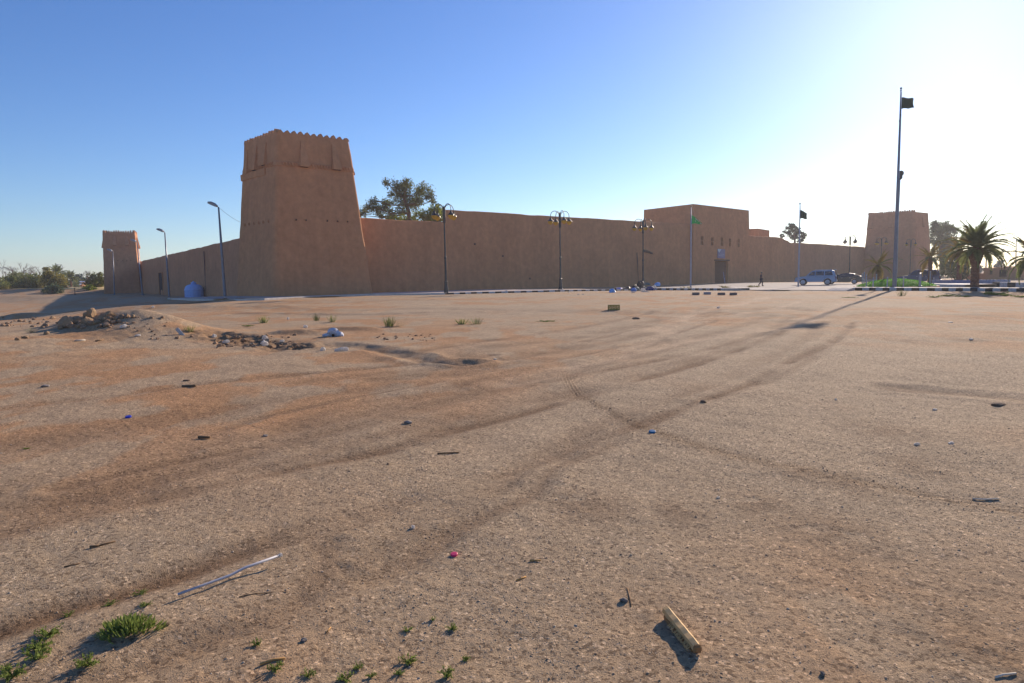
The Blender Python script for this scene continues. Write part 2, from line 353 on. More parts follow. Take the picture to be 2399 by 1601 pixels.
# ------------------------------------------------------------------ mesh helpers
class MB:
    def __init__(s): s.v = []; s.f = []; s.m = []
    def add(s, vs, fs, mi=0):
        o = len(s.v); s.v += [tuple(v) for v in vs]; s.f += [tuple(i + o for i in f) for f in fs]; s.m += [mi] * len(fs); return s
    def box(s, c, d, rz=0.0, mi=0, taper=1.0, bev=0.0):
        cx, cy, cz = c; hx, hy, hz = d[0] / 2, d[1] / 2, d[2] / 2; cs, sn = math.cos(rz), math.sin(rz)
        def w(x, y, z): return (cx + x * cs - y * sn, cy + x * sn + y * cs, cz + z)
        if bev <= 0:
            vs = [w(x * hx * (taper if z > 0 else 1), y * hy * (taper if z > 0 else 1), z * hz) for z in (-1, 1) for (x, y) in ((-1, -1), (1, -1), (1, 1), (-1, 1))]
            return s.add(vs, [(3, 2, 1, 0), (4, 5, 6, 7), (0, 1, 5, 4), (1, 2, 6, 5), (2, 3, 7, 6), (3, 0, 4, 7)], mi)
        rings = []
        for (z, k) in ((-hz, bev), (-hz + bev, 0), (hz - bev, 0), (hz, bev)):
            a, b2 = hx - k, hy - k; e = bev
            rings.append([w(x, y, z) for (x, y) in ((-a + e, -b2), (a - e, -b2), (a, -b2 + e), (a, b2 - e), (a - e, b2), (-a + e, b2), (-a, b2 - e), (-a, -b2 + e))])
        return s.loft(rings, mi, caps=True)
    def loft(s, rings, mi=0, caps=False, closed=True):
        n = len(rings[0]); vs = [p for r_ in rings for p in r_]; fs = []
        for i in range(len(rings) - 1):
            for k in range(n if closed else n - 1):
                a, b = i * n + k, i * n + (k + 1) % n
                fs.append((a, b, b + n, a + n))
        if caps: fs.append(tuple(reversed(range(n)))); fs.append(tuple(range((len(rings) - 1) * n, len(rings) * n)))
        return s.add(vs, fs, mi)
    def tube(s, pts, rad, n=8, mi=0, caps=True):
        pts = [Vector(p) for p in pts]; rad = rad if hasattr(rad, '__len__') else [rad] * len(pts)
        rings = []; up = Vector((0, 0, 1))
        t0 = (pts[1] - pts[0]).normalized()
        a = t0.cross(Vector((1, 0, 0)) if abs(t0.x) < .8 else Vector((0, 1, 0))).normalized()
        for i, p in enumerate(pts):
            t = (pts[min(i + 1, len(pts) - 1)] - pts[max(i - 1, 0)]).normalized()
            a = (a - t * a.dot(t)).normalized(); b = t.cross(a)
            rings.append([p + (a * math.cos(2 * math.pi * k / n) + b * math.sin(2 * math.pi * k / n)) * rad[i] for k in range(n)])
        return s.loft(rings, mi, caps)
    def lathe(s, prof, c=(0, 0, 0), n=16, mi=0, caps=True):
        rings = [[(c[0] + r_ * math.cos(2 * math.pi * k / n), c[1] + r_ * math.sin(2 * math.pi * k / n), c[2] + z) for k in range(n)] for r_, z in prof]
        return s.loft(rings, mi, caps)
    def build(s, name, m, parent=None, smooth=False):
        me = bpy.data.meshes.new(name)
        me.from_pydata(s.v, [], s.f); me.validate()
        for x in (m if isinstance(m, (list, tuple)) else [m]): me.materials.append(x)
        if len(me.materials) > 1 and len(me.polygons) == len(s.m): me.polygons.foreach_set('material_index', s.m)
        if smooth: me.polygons.foreach_set('use_smooth', [True] * len(me.polygons))
        me.update()
        o = bpy.data.objects.new(name, me); col.objects.link(o)
        if parent: o.parent = parent
        return o
def npmesh(name, verts, faces_flat, nper, m, parent=None, mi=None):
    me = bpy.data.meshes.new(name); nf = len(faces_flat) // nper
    me.vertices.add(len(verts)); me.vertices.foreach_set('co', np.asarray(verts, np.float32).ravel())
    me.loops.add(len(faces_flat)); me.loops.foreach_set('vertex_index', np.asarray(faces_flat, np.int32))
    me.polygons.add(nf); me.polygons.foreach_set('loop_start', np.arange(0, nf * nper, nper, dtype=np.int32))
    me.polygons.foreach_set('loop_total', np.full(nf, nper, np.int32))
    for x in (m if isinstance(m, (list, tuple)) else [m]): me.materials.append(x)
    if mi is not None: me.polygons.foreach_set('material_index', np.asarray(mi, np.int32))
    me.update(calc_edges=True)
    o = bpy.data.objects.new(name, me); col.objects.link(o)
    if parent: o.parent = parent
    return o
def tag(o, label=None, cat=None, group=None, kind=None):
    if label: o['label'] = label
    if cat: o['category'] = cat
    if group: o['group'] = group
    if kind: o['kind'] = kind
    return o
def thing(name, loc, label, cat, group=None, rz=0.0):
    o = bpy.data.objects.new(name, None); col.objects.link(o); o.empty_display_size = .2
    o.location = loc; o.rotation_euler = (0, 0, rz); return tag(o, label, cat, group)
def copy_tree(o, parent=None):
    c = o.copy(); col.objects.link(c); c.parent = parent
    for ch in [x for x in list(bpy.data.objects) if x.parent == o]: copy_tree(ch, c)
    return c
def on(p, dz=0.0): return Vector((p[0], p[1], gh(p[0], p[1]) + dz))

# ------------------------------------------------------------------ the ground
def build_ground():
    dense = np.linspace(-47, 47, 900)
    coarse = np.concatenate([np.linspace(47, 313, 40)[1:-1]])
    ang = np.radians(np.concatenate([dense, coarse])); nc = len(ang)
    r = [1.3]
    while r[-1] < 90: r.append(r[-1] * 1.0055)
    while r[-1] < 300: r.append(r[-1] * 1.012)
    while r[-1] < 1100: r.append(r[-1] * 1.12)
    r = np.array(r); nr = len(r)
    A, RR = np.meshgrid(ang, r)
    X = (RR * np.sin(A)).ravel(); Y = (RR * np.cos(A)).ravel()
    hs = smooth_h(X, Y); hd, grav, red, dark, pale, f3 = detail(X, Y, True)
    Z = hs + hd
    far = ss(400, 1500, np.hypot(X, Y)); Z = Z * (1 - far)
    Z = np.where((X < -62) & (Y > 300), Z + 0.0, Z)
    V = np.stack([X, Y, Z], 1)
    V = np.vstack([V, [[0, 0, 0]]])
    i = np.arange(nr - 1)[:, None] * nc; k = np.arange(nc)[None, :]; k2 = (k + 1) % nc
    q = np.stack([i + k, i + k2, i + nc + k2, i + nc + k], -1).reshape(-1, 4)[:, ::-1]
    # centre fan as quads (last vertex repeated pairs)
    cen = len(V) - 1; kk = np.arange(0, nc - 1, 2)
    fan = np.stack([np.full(len(kk), cen), kk, kk + 1, (kk + 2) % nc], -1)[:, ::-1]
    o = npmesh('ground', V, np.vstack([q, fan]).ravel(), 4, M_GROUND)
    me = o.data
    a = me.color_attributes.new('dirt_shade', 'FLOAT_COLOR', 'POINT')
    c = np.stack([grav, red, dark, pale], 1); c = np.vstack([c, [[0, 0, 0, 0]]]).astype(np.float32)
    c = np.clip(c, 0, 1)
    a.data.foreach_set('color', c.ravel())
    me.polygons.foreach_set('use_smooth', [True] * len(me.polygons))
    tag(o, kind='structure')
build_ground()

def build_gravel():
    g = (1 + 5 ** .5) / 2
    ico = np.array([(-1, g, 0), (1, g, 0), (-1, -g, 0), (1, -g, 0), (0, -1, g), (0, 1, g), (0, -1, -g), (0, 1, -g), (g, 0, -1), (g, 0, 1), (-g, 0, -1), (-g, 0, 1)], float) / 1.9
    fc = np.array([(0, 11, 5), (0, 5, 1), (0, 1, 7), (0, 7, 10), (0, 10, 11), (1, 5, 9), (5, 11, 4), (11, 10, 2), (10, 7, 6), (7, 1, 8), (3, 9, 4), (3, 4, 2), (3, 2, 6), (3, 6, 8), (3, 8, 9), (4, 9, 5), (2, 4, 11), (6, 2, 10), (8, 6, 7), (9, 8, 1)])
    N = 130000
    u = RNG.random(N); r = 2.0 * (16 / 2.0) ** (u ** .9); th = np.radians(RNG.uniform(-44, 44, N))
    X = r * np.sin(th); Y = r * np.cos(th)
    cl = ss(.47, .62, fbm(X * .9, Y * .9, 4, 3)); dens = cl * .6 + .12 * ss(-2, 3, X) + .25
    keep = RNG.random(N) < dens; X, Y, r, cl = X[keep], Y[keep], r[keep], cl[keep]; n = len(X)
    s = (.0016 + .0028 * RNG.random(n) ** 2.2 + .006 * RNG.random(n) ** 28) * (.85 + r * .05)
    Z = smooth_h(X, Y) + detail(X, Y)
    sc3 = s[:, None, None] * RNG.uniform(.65, 1.25, (n, 1, 3)) * np.array([1, 1, .7])
    jit = 1 + RNG.uniform(-.22, .22, (n, 12, 1))
    a = RNG.uniform(0, 6.28, n); ca, sa = np.cos(a)[:, None], np.sin(a)[:, None]
    b = ico[None] * sc3 * jit
    V = np.stack([b[..., 0] * ca - b[..., 1] * sa + X[:, None], b[..., 0] * sa + b[..., 1] * ca + Y[:, None], b[..., 2] + Z[:, None] - s[:, None] * .08], -1).reshape(-1, 3)
    Fc = (fc[None] + (np.arange(n) * 12)[:, None, None]).ravel()
    mi = np.repeat(RNG.choice([0, 0, 0, 1, 2], n), 20)
    o = npmesh('gravel', V, Fc, 3, [M_PEB, mat('gravel_grey', (.46, .37, .27), .95, vscale=30), mat('gravel_dark', (.33, .22, .13), .95, vscale=30)], mi=mi)
    tag(o, kind='stuff')
build_gravel()

# ------------------------------------------------------------------ fort: towers
def lerp(a, b, t): return a + (b - a) * t
def round_poly(cs, r, k=4):
    """rounded polygon outline through 2-D corners (counter-clockwise)"""
    out = []; n = len(cs)
    for i in range(n):
        p, a, b = cs[i], cs[i - 1], cs[(i + 1) % n]
        da = (a - p).normalized(); db = (b - p).normalized()
        s_, e_ = p + da * r, p + db * r
        for j in range(k + 1):
            t = j / k; out.append(s_ * (1 - t) ** 2 + p * 2 * t * (1 - t) + e_ * t * t)
    return out
def dense_poly(pts, step=.5):
    out = []; n = len(pts)
    for i in range(n):
        a, b = pts[i], pts[(i + 1) % n]; m = max(1, int((b - a).length / step))
        for j in range(m): out.append(lerp(a, b, j / m))
    return out
def tower(loc, base, top, H, zb, band, teeth, rr, label, group, mat_, seed, hoods, band_relief=True, teeth_faces=(0, 1, 2, 3)):
    """base/top: four 2-D corners near, right, back, left (ccw from above), relative to loc"""
    t = thing('corner_tower', loc, label, 'tower', group)
    mb = MB(); n_ = None; rings = []
    zs = [zb, 0] + list(np.linspace(0, band, 14)[1:]) + [band + .02, band + .35] + list(np.linspace(band + .45, H, 5))
    def cor(z):
        k = max(z, 0) / H; kb = band / H
        if z <= band: f = k * 1.0
        else: f = kb + (k - kb) * 1.0
        q = [lerp(b, tt, f) for b, tt in zip(base, top)]
        if z < 0: q = [lerp(b, tt, z / H) for b, tt in zip(base, top)]
        return q
    cnt = None
    ref = dense_poly(round_poly(base, rr), .5)
    fr = []
    peri = round_poly(base, rr)
    # keep the same parametrisation at every height
    def outline(z, off):
        q = cor(z); c = sum(q, Vector((0, 0))) / 4
        q = [c + (p - c) * (1 + off / ((p - c).length * .7)) for p in q]
        rp = round_poly(q, rr * (1 - .3 * max(z, 0) / H)); out = []
        for i in range(len(rp)):
            a, b = rp[i], rp[(i + 1) % len(rp)]
            m = max(1, int((peri[(i + 1) % len(peri)] - peri[i]).length / .5))
            for j in range(m): out.append(lerp(a, b, j / m))
        return out
    for z in zs:
        off = .06 if band < z < band + .40 and band_relief else (.02 if z > band + .4 else 0)
        ol = outline(z, off); a = np.array([[p.x, p.y] for p in ol]); c = a.mean(0)
        ns = (fbm(a[:, 0] * .5 + seed, np.full(len(a), z * .5 + 3) + a[:, 1] * .5, 4, 3) - .5) * .16
        dv = a - c; dv /= np.linalg.norm(dv, axis=1)[:, None]; a = a + dv * ns[:, None]
        rings.append([(p[0], p[1], z) for p in a])
    mb.loft(rings)
    q = cor(H); c2 = sum(q, Vector((0, 0))) / 4
    # parapet: inner side and roof
    inner = [[(c2.x + (x - c2.x) * .93, c2.y + (y - c2.y) * .93, z) for x, y, _ in rings[-1]] for z in (H, H - 1.2)]
    mb.loft([rings[-1], inner[0], inner[1]])
    mb.add(inner[1], [tuple(range(len(inner[1])))])
    mb.build('tower_body', mat_, t)
    # saw-tooth crest, one solid strip on top of the parapet
    cb = MB(); ol = outline(H - .02, .05)
    for fi in teeth_faces:
        a, b = q[fi], q[(fi + 1) % 4]; d = (b - a); L = d.length; d = d / L; nrm = Vector((d.y, -d.x))
        nt_ = teeth[fi]; w = (L - .1) / nt_
        for k in range(nt_):
            p = a + d * (.05 + w * (k + .5)); jx = random.uniform(-.03, .03); hh = .35 * random.uniform(.8, 1.12)
            hh *= 1.0 + .7 * (H < 15.2); pr = [(-.5, 0), (-.40, .42 * hh), (-.24, .86 * hh), (-.08, hh), (.08, hh), (.24, .86 * hh), (.40, .42 * hh), (.5, 0)] if H < 15.2 else [(-.5, 0), (-.44, .02), (-.15, hh * .80), (-.04, hh), (.04, hh), (.15, hh * .78), (.44, .02), (.5, 0)]
            vs = []
            for s_ in (.015, -.40):
                for (u, z) in pr:
                    pp = p + d * (u * w + (jx if z > .1 else 0)) + nrm * s_; vs.append((pp.x, pp.y, H - .03 + z))
            m = len(pr); fs = [tuple(range(m)), tuple(reversed(range(m, 2 * m)))] + [(i, i + m, i + m + 1, i + 1) for i in range(m - 1)]
            cb.add(vs, fs)
    cb.build('crest', mat_, t)
    # hoods over drop-holes
    for (fi, u, w, h, dep, zt) in hoods:
        qa = cor(zt)
        qb = cor(zt - h)
        def pt(z, uu, off):
            qq = cor(z); a, b = qq[fi], qq[(fi + 1) % 4]; d = (b - a).normalized(); nrm = Vector((d.y, -d.x)); c = lerp(a, b, uu)
            return c, d, nrm
        hb = MB(); rg = []
        for k, (fz, ww, oo) in enumerate(((0, .34, .05), (.3, .55, .20), (.65, .80, .38), (.93, 1.0, .52), (1.0, 1.0, .50))):
            z = zt - h * fz; c, d, nrm = pt(z, u, 0); hw = w / 2 * ww; o_ = dep * oo / .52
            rg.append([(*(c - d * hw - nrm * .08), z), (*(c - d * hw * .93 + nrm * (o_ + .05)), z), (*(c + d * hw * .93 + nrm * (o_ + .05)), z), (*(c + d * hw - nrm * .08), z)])
        hb.loft(rg, caps=True); hh = hb.build('machicolation', mat_, t)
        # dark slot below
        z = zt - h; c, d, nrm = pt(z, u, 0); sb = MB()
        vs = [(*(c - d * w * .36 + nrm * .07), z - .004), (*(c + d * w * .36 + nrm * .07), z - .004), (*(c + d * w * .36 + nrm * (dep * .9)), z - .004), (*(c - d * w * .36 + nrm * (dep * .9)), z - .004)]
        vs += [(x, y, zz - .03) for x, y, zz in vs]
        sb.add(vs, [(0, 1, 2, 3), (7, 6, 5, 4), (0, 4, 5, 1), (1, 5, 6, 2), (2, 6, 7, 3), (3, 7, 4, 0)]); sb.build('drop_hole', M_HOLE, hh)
    return t, cor
def face_pt(cor, fi, u, z, off=0.0):
    q = cor(z); a, b = q[fi], q[(fi + 1) % 4]; d = (b - a).normalized(); nrm = Vector((d.y, -d.x)); c = lerp(a, b, u) + nrm * off
    return c, d, nrm
def hole(t, cor, fi, u, z, w, h, name='loophole'):
    c, d, nrm = face_pt(cor, fi, u, z, .0); mb = MB(); ring = []
    # a little socket: rough rim proud of the plaster round a dark mouth
    n = 10; outer = []; inner = []; back = []
    for k in range(n):
        a = 2 * math.pi * k / n; jr = random.uniform(.9, 1.12)
        for lst, kk, off in ((outer, 1.35, .05), (inner, 1.0, .13), (back, .8, .09)):
            p = c + d * (math.cos(a) * w / 2 * kk * jr) + nrm * off; lst.append((p.x, p.y, z + math.sin(a) * h / 2 * kk * jr))
    mb.loft([outer, inner, back]); o = mb.build(name, M_MUD, t)
    m2 = MB(); m2.add([tuple(Vector(b) - Vector((nrm.x, nrm.y, 0)) * .0) for b in back], [tuple(range(n))]); m2.build('mouth', M_HOLE, o)

V2 = lambda p: Vector((p[0], p[1]))
# big near tower
C0 = P(643, 699, 64.2); L0 = P(550, 697, 70.5); R0 = P(878, 690, 69.9)
Ct = P(648, 314, 65.3); Lt = P(571, 347, 71.0); Rt = P(819, 326, 70.2)
ob = V2(C0)
bs = [Vector((0, 0)), V2(R0) - ob, V2(R0) + V2(L0) - 2 * ob, V2(L0) - ob]
tp = [V2(Ct) - ob, V2(Rt) - ob, V2(Rt) + V2(Lt) - V2(Ct) - ob, V2(Lt) - ob]
HB = 15.45
tw, cor = tower((C0.x, C0.y, 0), bs, tp, HB, -1.2, 12.35, (11, 12, 11, 12), .6,
    'tall tapering mud brick corner tower with sawtooth crest, biggest and nearest of the three', 'corner towers of the mud fort', M_MUD, 1.3,
    [(0, .33, .98, 2.5, .42, HB - .55), (0, .75, .98, 2.5, .42, HB - .55), (1, .12, 1.0, 2.4, .26, HB - .9), (1, .5, 1.0, 2.4, .26, HB - .9),
     (3, .70, .9, 2.2, .30, HB - .6), (3, .42, .95, 2.4, .30, HB - .6), (3, .14, 1.0, 2.4, .16, HB - .7), (2, .5, 1, 2.4, .5, HB - .6)])
for u in (.22, .33, .57, .69, .81): hole(tw, cor, 0, u, 7.35, .17, .19)
for i, u in enumerate((.16, .30, .42, .55, .68, .80)): hole(tw, cor, 3, 1 - u, 7.25 - .0 * i, .08, .26)
# two rows of little triangles pressed in the band, raised ribs
bb = MB()
for fi, n_ in ((0, 24), (3, 20), (1, 20)):
    for k in range(n_):
        for row, zz in enumerate((12.53,)):
            c, d, nrm = face_pt(cor, fi, (k + .5) / n_ * .88 + .06, zz, .12)
            h = .24; w = .13; o_ = .05
            vs = [(*(c - d * w - nrm * .04), zz + h), (*(c + d * w - nrm * .04), zz + h), (*(c - nrm * .04), zz - h * .6), (*(c - d * w * .8 + nrm * o_), zz + h * .8), (*(c + d * w * .8 + nrm * o_), zz + h * .8), (*(c + nrm * o_), zz - h * .4)]
            bb.add(vs, [(3, 4, 5), (0, 3, 5, 2), (1, 2, 5, 4), (0, 1, 4, 3)])
bb.build('triangle_band', M_MUD, tw)
# worn, built-out length of band on the left face
wb = MB(); rg = []
for k in range(9):
    u = .01 + .71 * k / 8
    c, d, nrm = face_pt(cor, 3, u, 12.0, 0)
    o_ = .10 + .04 * random.random()
    rg.append([(*(c - nrm * .1), 12.34), (*(c + nrm * o_), 12.36), (*(c + nrm * (o_ - .02)), 11.72 + .08 * random.random()), (*(c - nrm * .1), 11.68)])
wb.loft(rg, caps=True); wb.build('worn_band', M_MUD, tw)
# small tower at the far left end
Cn = P(331, 690, 137.2); Ln = P(244, 690, 134.6); Rn = P(340, 690, 141.0); 
Cn_t = P(323, 548, 134.6); Ln_t = P(251, 547, 136.5)
ob = V2(Ln); d1 = (V2(Cn) - V2(Ln)); n1 = Vector((-d1.y, d1.x)).normalized() * d1.length
bs2 = [Vector((0, 0)), d1, d1 + n1, n1]
cc = sum(bs2, Vector((0, 0))) / 4
tp2 = [cc + (p - cc) * .86 for p in bs2]
HL = CAM_H + (665 - 549) / F * 135.5
t2, cor2 = tower((Ln.x, Ln.y, 0), bs2, tp2, HL, -2.5, HL - 3.1, (13, 12, 12, 12), .25,
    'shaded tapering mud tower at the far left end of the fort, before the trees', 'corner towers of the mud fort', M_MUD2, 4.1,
    [(0, .36, .8, 1.9, .5, HL - .5), (0, .74, .8, 1.9, .5, HL - .5), (1, .3, .8, 2.2, .34, HL - .6), (1, .75, .8, 2.2, .34, HL - .6), (3, .3, .8, 2.2, .34, HL - .6), (3, .72, .8, 2.2, .34, HL - .6)], band_relief=False)
for u in (.3, .42, .56, .68, .80): hole(t2, cor2, 0, u, CAM_H + (666 - 613) / F * 135, .09, .3)
# far right tower
Ca = P(2145, 666, 150.0); La = P(2016, 667, 157.4); Ra = P(2184, 664, 155.0)
Cat = P(2145, 497, 150.8); Lat = P(2033, 505, 157.2); Rat = P(2176, 500, 155.0)
ob = V2(Ca)
bs3 = [Vector((0, 0)), V2(Ra) - ob, V2(Ra) + V2(La) - 2 * ob, V2(La) - ob]
tp3 = [V2(Cat) - ob, V2(Rat) - ob, V2(Rat) + V2(Lat) - V2(Cat) - ob, V2(Lat) - ob]
HF = CAM_H + (630.6 - 500) / F * 150.8
t3, cor3 = tower((Ca.x, Ca.y, 0), bs3, tp3, HF, -2, HF - 3.4, (10, 10, 10, 21), .7,
    'far right mud tower behind the flagpole, half hidden by palms and lamps', 'corner towers of the mud fort', M_MUD2, 7.7,
    [(3, .1, .9, 2.2, .35, HF - .9), (3, .5, 1, 2.2, .35, HF - .9), (0, .5, 1, 2.2, .4, HF - .9)], teeth_faces=(3, 2))

# ------------------------------------------------------------------ fort: walls
def wall(name, pa, pb, za, zb, label, mat_, thick=1.3, z0=-1.5, n=70, batter=.035, seed=0.0, prof=None, top_t=.55):
    """mud wall from pa to pb, outer face on the right of that direction"""
    a, b = V2(pa), V2(pb); L = (b - a).length; d = (b - a) / L; nrm = Vector((d.y, -d.x))
    rings = []
    for i in range(n + 1):
        u = i / n; H = za + (zb - za) * u + (float(fbm(np.array([u * L * .25 + seed]), np.array([seed]), 4, 1)[0]) - .5) * .22
        if prof: H = prof(u * L, H)
        p = d * (u * L); rg = []
        zs = [z0, 0, .25 * H, .5 * H, .75 * H, H - .25, H - .06]
        for z in zs:
            off = -batter * max(z, 0) + (float(fbm(np.array([u * L * .3 + seed]), np.array([z * .4 + 5]), 3, 5)[0]) - .5) * .16
            q = p + nrm * off; rg.append((q.x, q.y, z))
        oin = -batter * H - top_t
        q = p + nrm * (-batter * H - .10); rg.append((q.x, q.y, H))
        q = p + nrm * (oin + .08); rg.append((q.x, q.y, H))
        q = p + nrm * oin; rg.append((q.x, q.y, H - .08))
        q = p + nrm * (-thick); rg.append((q.x, q.y, z0))
        rings.append(rg)
    t = thing(name, (a.x, a.y, 0), label, 'wall')
    mb = MB(); mb.loft(rings, caps=True); o = mb.build('wall_body', mat_, t)
    return t, d, nrm, a, L
def invD(x): return 1 / (.012324 - 6.25e-6 * (x - 1070))
def wp(x): return P(x, 660, invD(x))
wa = wp(846); wa2 = wp(1052); wbp = wp(1756); w0 = wp(1620)
HA = 8.1; HW = 9.5; HC = 8.12; HD = 7.2
dW = (V2(wbp) - V2(wa)).normalized(); nW = Vector((dW.y, -dW.x))
back = V2(wp(842))
W1, *_ = wall('fort_wall', back, V2(wa2), HA, HA - .02, 'lower stretch of tan mud wall between the big tower and the first lamp post', M_MUD, n=40, seed=1.5)
W2, d_, n_, a2, L2 = wall('fort_wall', V2(wa2), w0, HW, HW, 'long high stretch of plain tan mud wall left of the gatehouse', M_MUD, n=90, seed=9.5)
w3 = wp(1862); w4 = wp(2026)
def dmg(s, H):
    L = (V2(w3) - V2(wbp)).length; k = ss(L - 4.5, L + .5, np.array(s)); return H - float(k) * (HC - HD) - float(fbm(np.array([s * 1.3]), np.array([2.]), 3, 2)[0]) * .25 * float(ss(L - 6, L - 3, np.array(s)))
W3, *_ = wall('fort_wall', V2(wbp) - dW * 1.0, w3, HC, HC, 'mud wall right of the gatehouse with a crumbled notch at its top', M_MUD, n=80, seed=3.5, prof=dmg)
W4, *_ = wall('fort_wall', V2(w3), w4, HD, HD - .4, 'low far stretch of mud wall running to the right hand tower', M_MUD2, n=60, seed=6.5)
# broken spout and cracks on the high stretch
def on_w2(x, y, off):
    p = P(x, y, invD(x)); q = Vector((p.x, p.y, 0)) + Vector((nW.x, nW.y, 0)) * (off - .035 * max(p.z, 0)); return Vector((q.x - a2.x, q.y - a2.y, p.z))
sp = MB(); sp.tube([on_w2(1509, 588, .05), on_w2(1519, 590.5, .18), on_w2(1528, 594, .15)], [.22, .17, .14], 7); sp.build('broken_ledge', M_BARK, W2)
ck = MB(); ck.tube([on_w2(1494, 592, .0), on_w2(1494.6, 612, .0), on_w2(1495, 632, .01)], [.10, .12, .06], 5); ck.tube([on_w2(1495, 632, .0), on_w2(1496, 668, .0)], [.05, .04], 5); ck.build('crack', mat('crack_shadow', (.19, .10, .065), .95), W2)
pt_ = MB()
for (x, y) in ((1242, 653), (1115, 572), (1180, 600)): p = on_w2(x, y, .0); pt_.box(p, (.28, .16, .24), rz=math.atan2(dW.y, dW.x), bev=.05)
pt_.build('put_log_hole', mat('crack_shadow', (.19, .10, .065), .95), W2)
# left wall
A_ = P(553, 660, 74.0); B_ = P(338, 690, 136.0)
dirL = (V2(A_) - V2(B_)).normalized()
HLa = CAM_H + (660.3 - 562) / F * 74.0; HLb = CAM_H + (664.2 - 613) / F * 136.0
endL = V2(A_) + dirL * 3.5
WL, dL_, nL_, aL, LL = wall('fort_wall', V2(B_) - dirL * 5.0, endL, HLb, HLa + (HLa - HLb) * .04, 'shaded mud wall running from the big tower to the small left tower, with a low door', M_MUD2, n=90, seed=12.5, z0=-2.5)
def hit_left(x, y, off=0.0):
    r_ = ray(x, y); nn = Vector((nL_.x, nL_.y)); a_ = aL
    t = (a_ - Vector((0, 0))).dot(nn) / (Vector((r_.x, r_.y)).dot(nn)); q = Vector((r_.x * t, r_.y * t, CAM_H + r_.z * t)); q2 = V2(q) - aL + nn * (off - .035 * max(q.z, 0)); return Vector((q2.x, q2.y, q.z))
dl, dr = hit_left(371.3, 640, .06), hit_left(379.8, 640, .06)
zt_, zb_ = dl.z, gh(dl.x + aL.x, dl.y + aL.y) - .1
mb = MB(); ang_ = math.atan2(dL_.y, dL_.x); mid = (dl + dr) / 2; wD = (V2(dl) - V2(dr)).length
mb.box((mid.x, mid.y, (zt_ + zb_) / 2), (wD, .10, zt_ - zb_), rz=ang_); dd = mb.build('door', M_WOODD, WL)
mb = MB()
for k in (-1, 1): mb.box((mid.x + dL_.x * k * (wD / 2 + .09), mid.y + dL_.y * k * (wD / 2 + .09), (zt_ + zb_) / 2 + .05), (.16, .26, zt_ - zb_ + .1), rz=ang_)
mb.box((mid.x, mid.y, zt_ + .08), (wD - .02, .24, .15), rz=ang_); mb.build('door_frame', M_MUD, dd)
pp = MB(); q0, q1 = hit_left(476, 589, .12), hit_left(480, 692, .12); q1 = Vector((q0.x, q0.y, q1.z)); pp.tube([q0, q1], .07, 6); pp.build('recess_line', mat('recess_line_shade', (.20, .12, .09), .8), WL)  # added dark tube standing in for a shaded vertical recess line

# ------------------------------------------------------------------ gatehouse
def gface(t, bl, br, tr_, tl, holes, name, m):
    """face with real openings; holes are (u0,u1,v0,v1,depth)"""
    us = sorted({0, 1, *[h[0] for h in holes], *[h[1] for h in holes]}); vs_ = sorted({0, 1, *[h[2] for h in holes], *[h[3] for h in holes]})
    def pt(u, v): return lerp(lerp(bl, br, u), lerp(tl, tr_, u), v)
    nrm = (br - bl).cross(tl - bl).normalized(); mb = MB()
    for i in range(len(us) - 1):
        for j in range(len(vs_) - 1):
            u0, u1, v0, v1 = us[i], us[i + 1], vs_[j], vs_[j + 1]; um, vm = (u0 + u1) / 2, (v0 + v1) / 2
            if any(h[0] < um < h[1] and h[2] < vm < h[3] for h in holes): continue
            mb.add([pt(u0, v0), pt(u1, v0), pt(u1, v1), pt(u0, v1)], [(0, 1, 2, 3)])
    for (u0, u1, v0, v1, dp) in holes:
        f = [pt(u0, v0), pt(u1, v0), pt(u1, v1), pt(u0, v1)]; b = [p - nrm * dp for p in f]
        mb.add(f + b, [(0, 4, 5, 1), (1, 5, 6, 2), (2, 6, 7, 3), (3, 7, 4, 0)])
    return mb, pt, nrm
Gf = wp(1617); Gr = wp(1753); 
g0 = V2(Gf) + nW * .5; g1 = V2(Gr) + nW * .5
gb = P(1505, 640, 121.6); dB = Vector((-nW.x, -nW.y)); depthB = 10.5
HG = 12.75
gt = thing('gatehouse', (g0.x, g0.y, 0), 'square mud gatehouse block with small paired windows and tall open doorway', 'gatehouse')
o2 = Vector((0, 0)); e1 = g1 - g0; e2 = dB * depthB
def c3(p, z): return Vector((p.x, p.y, z))
cG = (o2 + e1 + e2) / 2
tops = [cG + (p - cG) * k for p, k in ((o2, .955), (e1, .945), (e1 + e2, .955), (e2, .955))]
HGr = CAM_H + (638.3 - 496) / F * 122.5
bl, br = c3(o2, -1.2), c3(e1, -1.2); tl, tR = c3(tops[0], HG), c3(tops[1], HGr)
tbl, tbr = c3(tops[3], HG - .1), c3(tops[2], HGr)
def uv(x, y):
    r_ = ray(x, y); nn = nW; t = g0.dot(nn) / Vector((r_.x, r_.y)).dot(nn); q = Vector((r_.x * t, r_.y * t, CAM_H + r_.z * t))
    # allow for the batter
    k = max(0, q.z) / HG * .35; t = (g0.dot(nn) - k) / Vector((r_.x, r_.y)).dot(nn); q = Vector((r_.x * t, r_.y * t, CAM_H + r_.z * t))
    v = (q.z + 1.2) / (HG + 1.2); lo, hi = lerp(bl, br, 0), lerp(bl, br, 1)
    a = lerp(bl, tl, v); b = lerp(br, tR, v); e = V2(b) - V2(a)
    return (V2(q) - g0 - V2(a)).dot(e) / e.length_squared, v
holes = []
